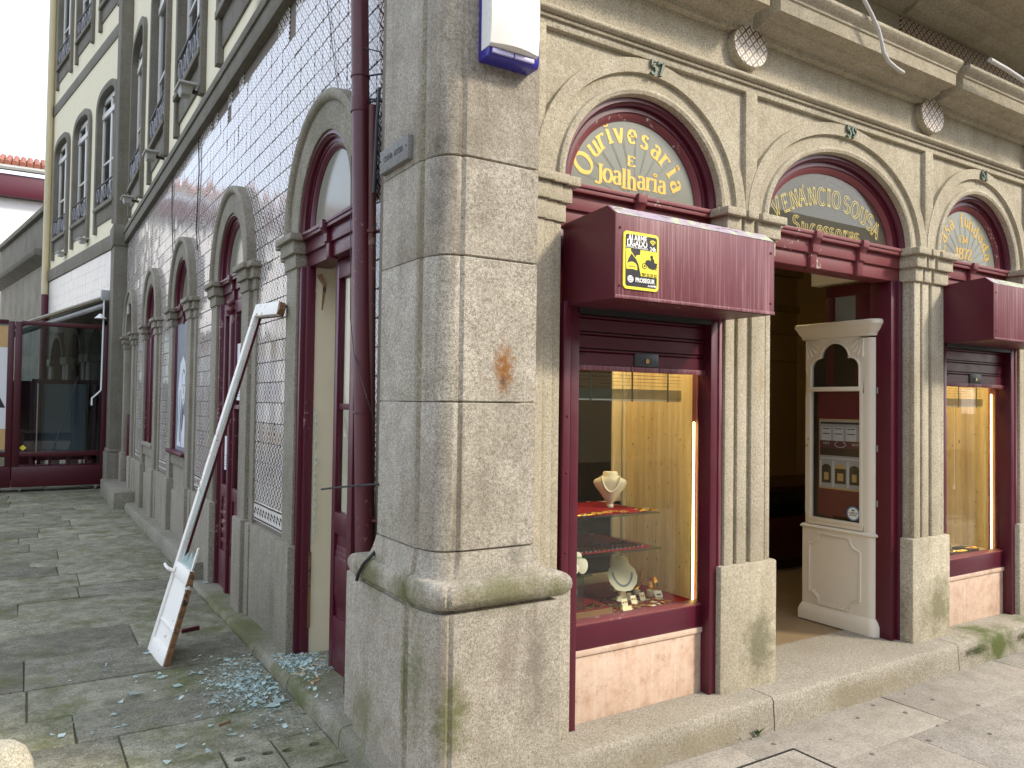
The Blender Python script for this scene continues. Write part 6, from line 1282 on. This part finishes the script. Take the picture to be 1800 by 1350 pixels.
for k in range(16):
    x, y = random.uniform(1.30, 1.52), random.uniform(4.0, 4.58); L = random.uniform(.02, .075); a = random.uniform(0, PI); z = onfloor(x, y)
    if x > 1.45 and y < 4.15: x -= .12
    dx, dy = math.cos(a)*L, math.sin(a)*L; w = random.uniform(.003, .007)
    mb = MB().loft([[(x+dx*t-dy/L*w*f, y+dy*t+dx/L*w*f, z+h+.004*abs(t)) for f, h in ((-1, 0), (1, 0), (.6, .006), (-.6, .005))] for t, f_ in ((-.5, 1), (0, 1), (.5, 1))]); o = mb.build('wood_splinter', 'splinter_wood', at=(x, y, z)); tag(o, 'pale wood splinter on the step of the broken doorway', 'splinter', G2)
q = onz(335, 1107, ZA+.012); mb = MB().loft([[(q.x-.05+.10*t, q.y+.10*(.5-t)*-.3+b, q.z+c_) for b, c_ in ((-.012, -.006), (.012, -.006), (.012, .016), (-.012, .016))] for t in (-.1, .5, 1.1)]); o = mb.build('wood_offcut', 'burgundy', bev=0.002, at=tuple(q)); tag(o, 'burgundy wood offcut on the slabs behind the leaning door leaf', 'wood piece')
q = onz(396, 1273, ZA+.005); mb = MB().loft([[(q.x-.03+.06*t, q.y+.02*t+b, q.z+c_) for b, c_ in ((-.006, -.002), (.006, -.002), (.0, .006))] for t in (0, .5, 1)]); o = mb.build('dry_leaf', 'raw_wood', at=tuple(q)); tag(o, 'brown dry sliver of bark among the glass on the slabs', 'splinter')
# bollard
bo = MB().lathe([(.088, -.03), (.088, .46), (.087, .51), (.080, .555), (.064, .590), (.04, .610), (.015, .617)], (-.03, 2.56, ZA), 32).build('stone_bollard', 'bollard_stone', smooth=True, at=(-.03, 2.56, ZA)); tag(bo, 'short round-topped granite bollard at the alley mouth', 'bollard')
# weed and moss on the street kerb
wd_ = thing('weed', (3.06, 2.566, 0), 'small green weed growing where the step meets the pavement', 'weed')
for k in range(11):
    a = random.uniform(PI*1.0, PI*2.0); L = random.uniform(.025, .055); h = random.uniform(.02, .055); x, y = 3.06+random.uniform(-.012, .012), 2.563
    e = (x+math.cos(a)*L, y+math.sin(a)*L*.6); w = .006; nx, ny = -math.sin(a)*w, math.cos(a)*w; m_ = ((x+e[0])/2, (y+e[1])/2)
    MB().add([(x, y, .002), (m_[0]+nx, m_[1]+ny, h*.7), (e[0], e[1], h), (m_[0]-nx, m_[1]-ny, h*.7), (m_[0], m_[1], h*.62)], [(0, 1, 4), (1, 2, 4), (2, 3, 4), (3, 0, 4)]).build('leaf', 'leaf', wd_)
ms = MB()
def tuft(x, y, z, n_, spread, dn):
    for _ in range(n_):
        a = random.uniform(0, 2*PI); px, pz = x+random.gauss(0, spread), z+random.gauss(0, spread*.5); L = random.uniform(.004, .011)
        if pz < .01 or pz > .158: continue
        py = 2.577+random.uniform(-.002, .003)
        ms.add([(px-.0025, py+.003, pz), (px+.0025, py+.003, pz), (px+math.cos(a)*L, py-L*.8, pz+L*math.sin(a)*.6)], [(0, 1, 2)])
for x in [5.0+i*.045 for i in range(24)]: tuft(x, 0, .075+.02*math.sin(x*9), 70 if math.sin(x*5.5) > -.5 else 15, .03, 0)
for x in [2.4+i*.09 for i in range(28)]: tuft(x, 0, .012, 5, .012, 0)
o = ms.build('moss', 'moss_green'); tag(o, 'dark green moss clinging to the face of the street step', kind='stuff')
# ------------------------------------------------------------------ beyond: yellow town house, terrace screen, far walls
FO = Vector((1.30, 15.05, 0)); fd = Vector((-.155, .988, 0)); fn = Vector((-.988, -.155, 0))
TF = lambda s, d, z: tuple(FO+fd*s+fn*d+Vector((0, 0, z)))
H = thing('town_house', tuple(FO), 'tall narrow yellow plastered house with grey stone windows beyond the pilaster', 'building')
MB(TF).box(0, 5.75, -.7, -.5, 4.3, 13).build('rear_wall', 'plaster_yellow', H)
plaster(TF, H, (.80, 2.72, 4.55), .72, 0, 5.75, [(4.3, 4.68, 7.36, 8.3), (8.3, 8.55, 11.2, 13)], 13, -.02, -.2)
MB(TF).box(0, 5.75, -.5, .02, 4.24, 4.50).build('string_course', 'stone_dark', H, bev=0.01); MB(TF).box(0, 5.75, -.5, .0, 8.05, 8.28).build('string_course', 'stone_dark', H, bev=0.01)
gw = MB(TF)
for s0, s1 in ((0, .5), (1.7, 2.3), (3.4, 4.0), (5.0, 5.75)): gw.box(s0, s1, -.5, -.03, 0, 3.1)
gw.box(0, 5.75, -.5, -.03, 3.0, 4.26); gw.box(0, 5.75, -.55, -.5, 0, 4.3); gw.build('ground_floor_wall', 'stone_dark', H)
for k, s in enumerate((1.1, 2.85, 4.5)):
    MB(TF).arch(s, 2.4, .55, .5, [(0, -.3), (0, .02), (.1, .03), (.12, -.03), (.12, -.3)], 20).build('arch', 'stone_dark', H); MB(TF).box(s-.5, s+.5, -.25, -.2, 0.1, 3.0).build('door', 'burgundy_terrace', H); MB(TF).box(s-.35, s+.35, -.2, -.19, 1.0, 2.7).build('pane', 'glass_far', H)
    for sg in (-1, 1): pr_ = MB(TF).box(s+sg*.68-.12, s+sg*.68+.12, -.3, .0, 0, 2.3).box(s+sg*.68-.16, s+sg*.68+.16, -.3, .04, 2.3, 2.45).build('pier', 'granite_grey', H, bev=0.01)
tv = MB(TF)
hw_ = MB(TF).box(0.3, 5.7, -.1, -.012, 3.40, 4.24).build('tile_band', 'mortar', H)
for i in range(26):
    for j in range(4):
        MB(TF).box(.30+i*.205+.003, .30+i*.205+.202, -.05, -.006+random.uniform(-.001, .001), 3.41+j*.205, 3.41+j*.205+.202).build('tile', 'plaster_tile', hw_)
for c_ in (.80, 2.72, 4.55): upper_window(TF, H, c_, .72, 4.68, 7.36, -.02, 0); upper_window(TF, H, c_, .72, 8.55, 11.2, -.02, 0)
MB(TF).tube([(5.62, .07, 13), (5.62, .07, 3.95)], .07, 10).build('downpipe', 'pvc_yellow', H, smooth=True); MB(TF).tube([(5.62, .07, 3.95), (5.62, .07, 0.2)], .075, 10).build('downpipe', 'burgundy', H, smooth=True)
MB(TF).box(5.72, 6.02, -.5, .05, 0, 13).build('quoin', 'stone_dark', H)
for s, lab in ((2.1, 'small grey floodlight on the yellow house below its middle window'), (4.0, 'small grey floodlight on the yellow house nearest its downpipe')): flood(TF, s, 4.62, lab, None, .0)
# low stone house
S_ = thing('stone_house', TF(6, 0, 0), 'low weathered stone house front beyond the yellow house', 'building')
so_ = MB(TF).box(6.05, 13, -.6, -.06, 0, 5.3).build('wall', 'granite_grey', S_)
MB(TF).loft([[(s_, d, z) for d, z in ((-.6, 4.78), (-.04, 4.78), (.02, 4.84), (.20, 4.92), (.24, 5.0), (.24, 5.06), (-.6, 5.1))] for s_ in (6.05, 13)]).build('cornice', 'stone_dark', S_, bev=0.01)
MB(TF).box(6.05, 13, -.5, -.02, 5.1, 5.95).box(6.05, 13, -.55, .08, 5.95, 6.08).build('parapet', 'stone_dark', S_, bev=0.012)
for k in range(7): MB(TF).box(6.3+k*.95, 7.2+k*.95, -.1, -.055, 3.35+.0*k, 4.7).build('stone_block', 'granite_grey', S_, bev=0.008)
for k in range(7): MB(TF).box(6.3+k*.95-.3, 7.2+k*.95-.3, -.1, -.057, 2.0, 3.33).build('stone_block', 'granite_grey', S_, bev=0.008)
# white gable house with clay roof
Hh = thing('white_house', (-2, 34, 0), 'plain white house wall with maroon eaves and a red clay tile roof', 'building')
MB().box(-10, 3.4, 34, 40, 0, 9.7).build('wall', 'plaster_white', Hh); MB().box(-10.3, 3.6, 33.55, 34, 8.95, 9.75).build('eaves_board', 'burgundy', Hh, bev=0.02); MB().tube([(-10.3, 33.42, 9.86), (3.6, 33.42, 9.98)], .11, 8).build('gutter', 'lamp_grey', Hh, smooth=True)
rf = MB().loft([[(-10.4, 33.4, 9.9), (3.7, 33.4, 10.0), (3.7, 38, 11.4), (-10.4, 38, 11.3)], [(-10.4, 33.4, 10.0), (3.7, 33.4, 10.1), (3.7, 38, 11.5), (-10.4, 38, 11.4)]]).build('roof', 'roof_clay', Hh)
rt0 = None
for k in range(60):
    x = -10.2+k*.232
    if rt0 is None: rt0 = MB().tube([(x, 33.34, 10.02), (x, 34.6, 10.42), (x, 36.5, 11.0), (x, 38, 11.45)], .105, 8).build('roof_tile', 'roof_clay', rf, smooth=True)
    else: o = rt0.copy(); COL.objects.link(o); o.parent = rf; o.location = (k*.232, 0, .0071*k*.232)
# terrace wind screen on castors
def screen(x0, x1, y, label, glassm, poster=False):
    t = thing('terrace_screen', ((x0+x1)/2, y, ZA), label, 'wind screen', 'terrace wind screens')
    MB().box(x0, x1, y-.05, y+.45, .12, .455).build('planter_base', 'burgundy_terrace', t, bev=0.01)
    for xa, xb in ((x0, x0+.10), (x1-.09, x1)): MB().box(xa, xb, y-.03, y+.05, .455, 2.85).build('post', 'burgundy_terrace', t, bev=0.006)
    for z0, z1 in ((.62, .70), (2.80, 2.87)): MB().box(x0+.09, x1-.08, y-.025, y+.045, z0, z1).build('rail', 'burgundy_terrace', t, bev=0.004)
    MB().box(x0+.095, x1-.085, y+.004, y+.012, .70, 2.80).build('pane', glassm, t)
    for xa in (x0+.12, x1-.15):
        for yy in (y+.02, y+.36):
            w = MB(lambda a, b, c_: (b+xa, a+yy, c_)).loft([[(.055*math.cos(2*PI*k/16), bb, ZA+.058+.055*math.sin(2*PI*k/16)) for k in range(16)] for bb in (-.018, .018)]).build('castor', 'iron_grey', t, smooth=True); MB().box(xa-.03, xa+.03, yy-.03, yy+.03, ZA+.06, .125).build('bracket', 'alu', w)
    for xa in [x0+.25+k*.27 for k in range(int((x1-x0-.4)/.27)+1)]: MB().box(xa, xa+.05, y+.14, y+.18, .455, .64).build('strut', 'burgundy_terrace', t)
    return t
t = screen(-.13, 1.245, 15.15, 'burgundy framed glass terrace screen on castors beside the dark pilaster', 'glass_terrace')
yd = MB().box(-.0, .06, 15.146, 15.149, .74, .80); yd = MB().loft([[(.03+.045*math.cos(R(45+90*k)*1), yy, .765+.045*math.sin(R(90*k))) if False else (.02+.05*math.cos(R(90*k)), yy, .765+.05*math.sin(R(90*k))) for k in range(4)] for yy in (15.150, 15.1535)]).build('warning_label', 'sign_yellow', t)
t2 = screen(-1.55, -.14, 15.15, 'burgundy framed terrace screen carrying a white printed panel', 'glass_terrace')
pp_ = MB().box(-1.45, -.225, 15.145, 15.150, .74, 2.77).build('printed_panel', 'paper', t2); MB().box(-1.45, -.225, 15.1415, 15.1445, 2.42, 2.77).build('print_band', 'poster_gold', pp_); MB().box(-1.45, -.225, 15.1415, 15.1445, .74, 1.08).build('print_band', 'poster_gold', pp_)
text('lettering', 'A', .62, 'ink', pp_, (-.46, 15.143, 1.62), (1, 0, 0), (0, 0, 1), .008)
# inner row of screens and frosted panel
t3 = thing('inner_screen', (.5, 16.6, ZA), 'low frosted terrace panel in a burgundy frame behind the glass', 'wind screen')
MB().box(.13, 1.2, 16.6, 16.64, .45, .54).box(.13, 1.2, 16.6, 16.64, 1.86, 1.94).box(.13, .22, 16.6, 16.65, .1, 1.86).box(1.12, 1.2, 16.6, 16.65, .1, 1.86).box(.24, .30, 16.58, 16.66, .1, 1.86).build('frame', 'burgundy_terrace', t3, bev=0.005); MB().box(.30, 1.0, 16.61, 16.62, .54, 1.86).build('pane', 'glass_frost', t3)
MB().box(-.25, .13, 16.7, 16.75, .1, 1.9).build('dark_panel', 'burgundy_terrace', t3); MB().box(1.0, 1.12, 16.605, 16.625, .54, 1.86).build('pane', 'glass_dark', t3)
# awning over the terrace
aw = thing('terrace_awning', TF(1.5, .3, 3.0), 'folded-out cream fabric awning sloping over the terrace', 'awning')
a0, a1 = Vector((1.20, 15.22, 3.40)), Vector((-.55, 15.25, 2.60))
def aw_pt(t_, s, h): q = a0+(a1-a0)*t_; return tuple(q+fd*s+Vector((0, 0, h)))
MB().loft([[aw_pt(t_, 0, .0), aw_pt(t_, 4.4, .0), aw_pt(t_, 4.4, .02), aw_pt(t_, 0, .02)] for t_ in (0, .25, .5, .75, 1)]).build('canopy', 'canvas', aw)
MB().loft([[aw_pt(t_, .02, -.03), aw_pt(t_, 4.38, -.03), aw_pt(t_, 4.38, -.004), aw_pt(t_, .02, -.004)] for t_ in (0.02, .5, .98)]).build('lit_underside', 'canvas_under_lit', aw)  # underside sheet of the canopy, light through the fabric put into its colour
MB().tube([aw_pt(0.02, .05, -.16), aw_pt(1, .05, -.14)], .045, 8).build('arm', 'lamp_grey', aw, smooth=True); MB().tube([aw_pt(0, -.03, -.03), aw_pt(0, 4.4, -.03)], .06, 10).build('roller', 'lamp_grey', aw, smooth=True)
MB().box(1.10, 1.27, 15.08, 15.20, 3.30, 3.48).build('winch', 'lamp_grey', aw, bev=0.01); MB().tube([(1.15, 15.10, 3.30), (1.14, 15.10, 1.75), (1.12, 15.08, 1.72), (1.00, 15.05, 1.60), (1.0, 15.05, 1.48)], .014, 6).build('crank', 'sign_white', aw, smooth=True)
MB().lathe([(.10, 0), (.05, .05), (.02, .08)], (1.10, 15.1, 2.98), 12).build('lamp', 'sign_white', aw)
# opposite side of the street, mirrored in the panes
O_ = thing('opposite_house', (3, -12, 0), 'long pale house row across the street, mirrored in the panes', 'building')
MB().box(-30, 34, -17, -12.0, -.1, 8.5).build('wall', 'plaster_ochre', O_)
for k in range(18):
    for z0, z1 in ((.2, 2.8), (3.6, 5.4), (6.1, 7.9)):
        x = -26+k*3.2; w = MB().box(x-.85, x+.85, -12.0, -11.93, z0-.1, z1+.15).build('window', 'stone_dark', O_); MB().box(x-.65, x+.65, -11.94, -11.91, z0, z1).build('pane', 'glass_far', w); MB().box(x-.05, x+.05, -11.92, -11.89, z0, z1).build('mullion', 'window_white', w)
# drop the builder's bookkeeping
for o in bpy.data.objects:
    if '_o' in o: del o['_o']
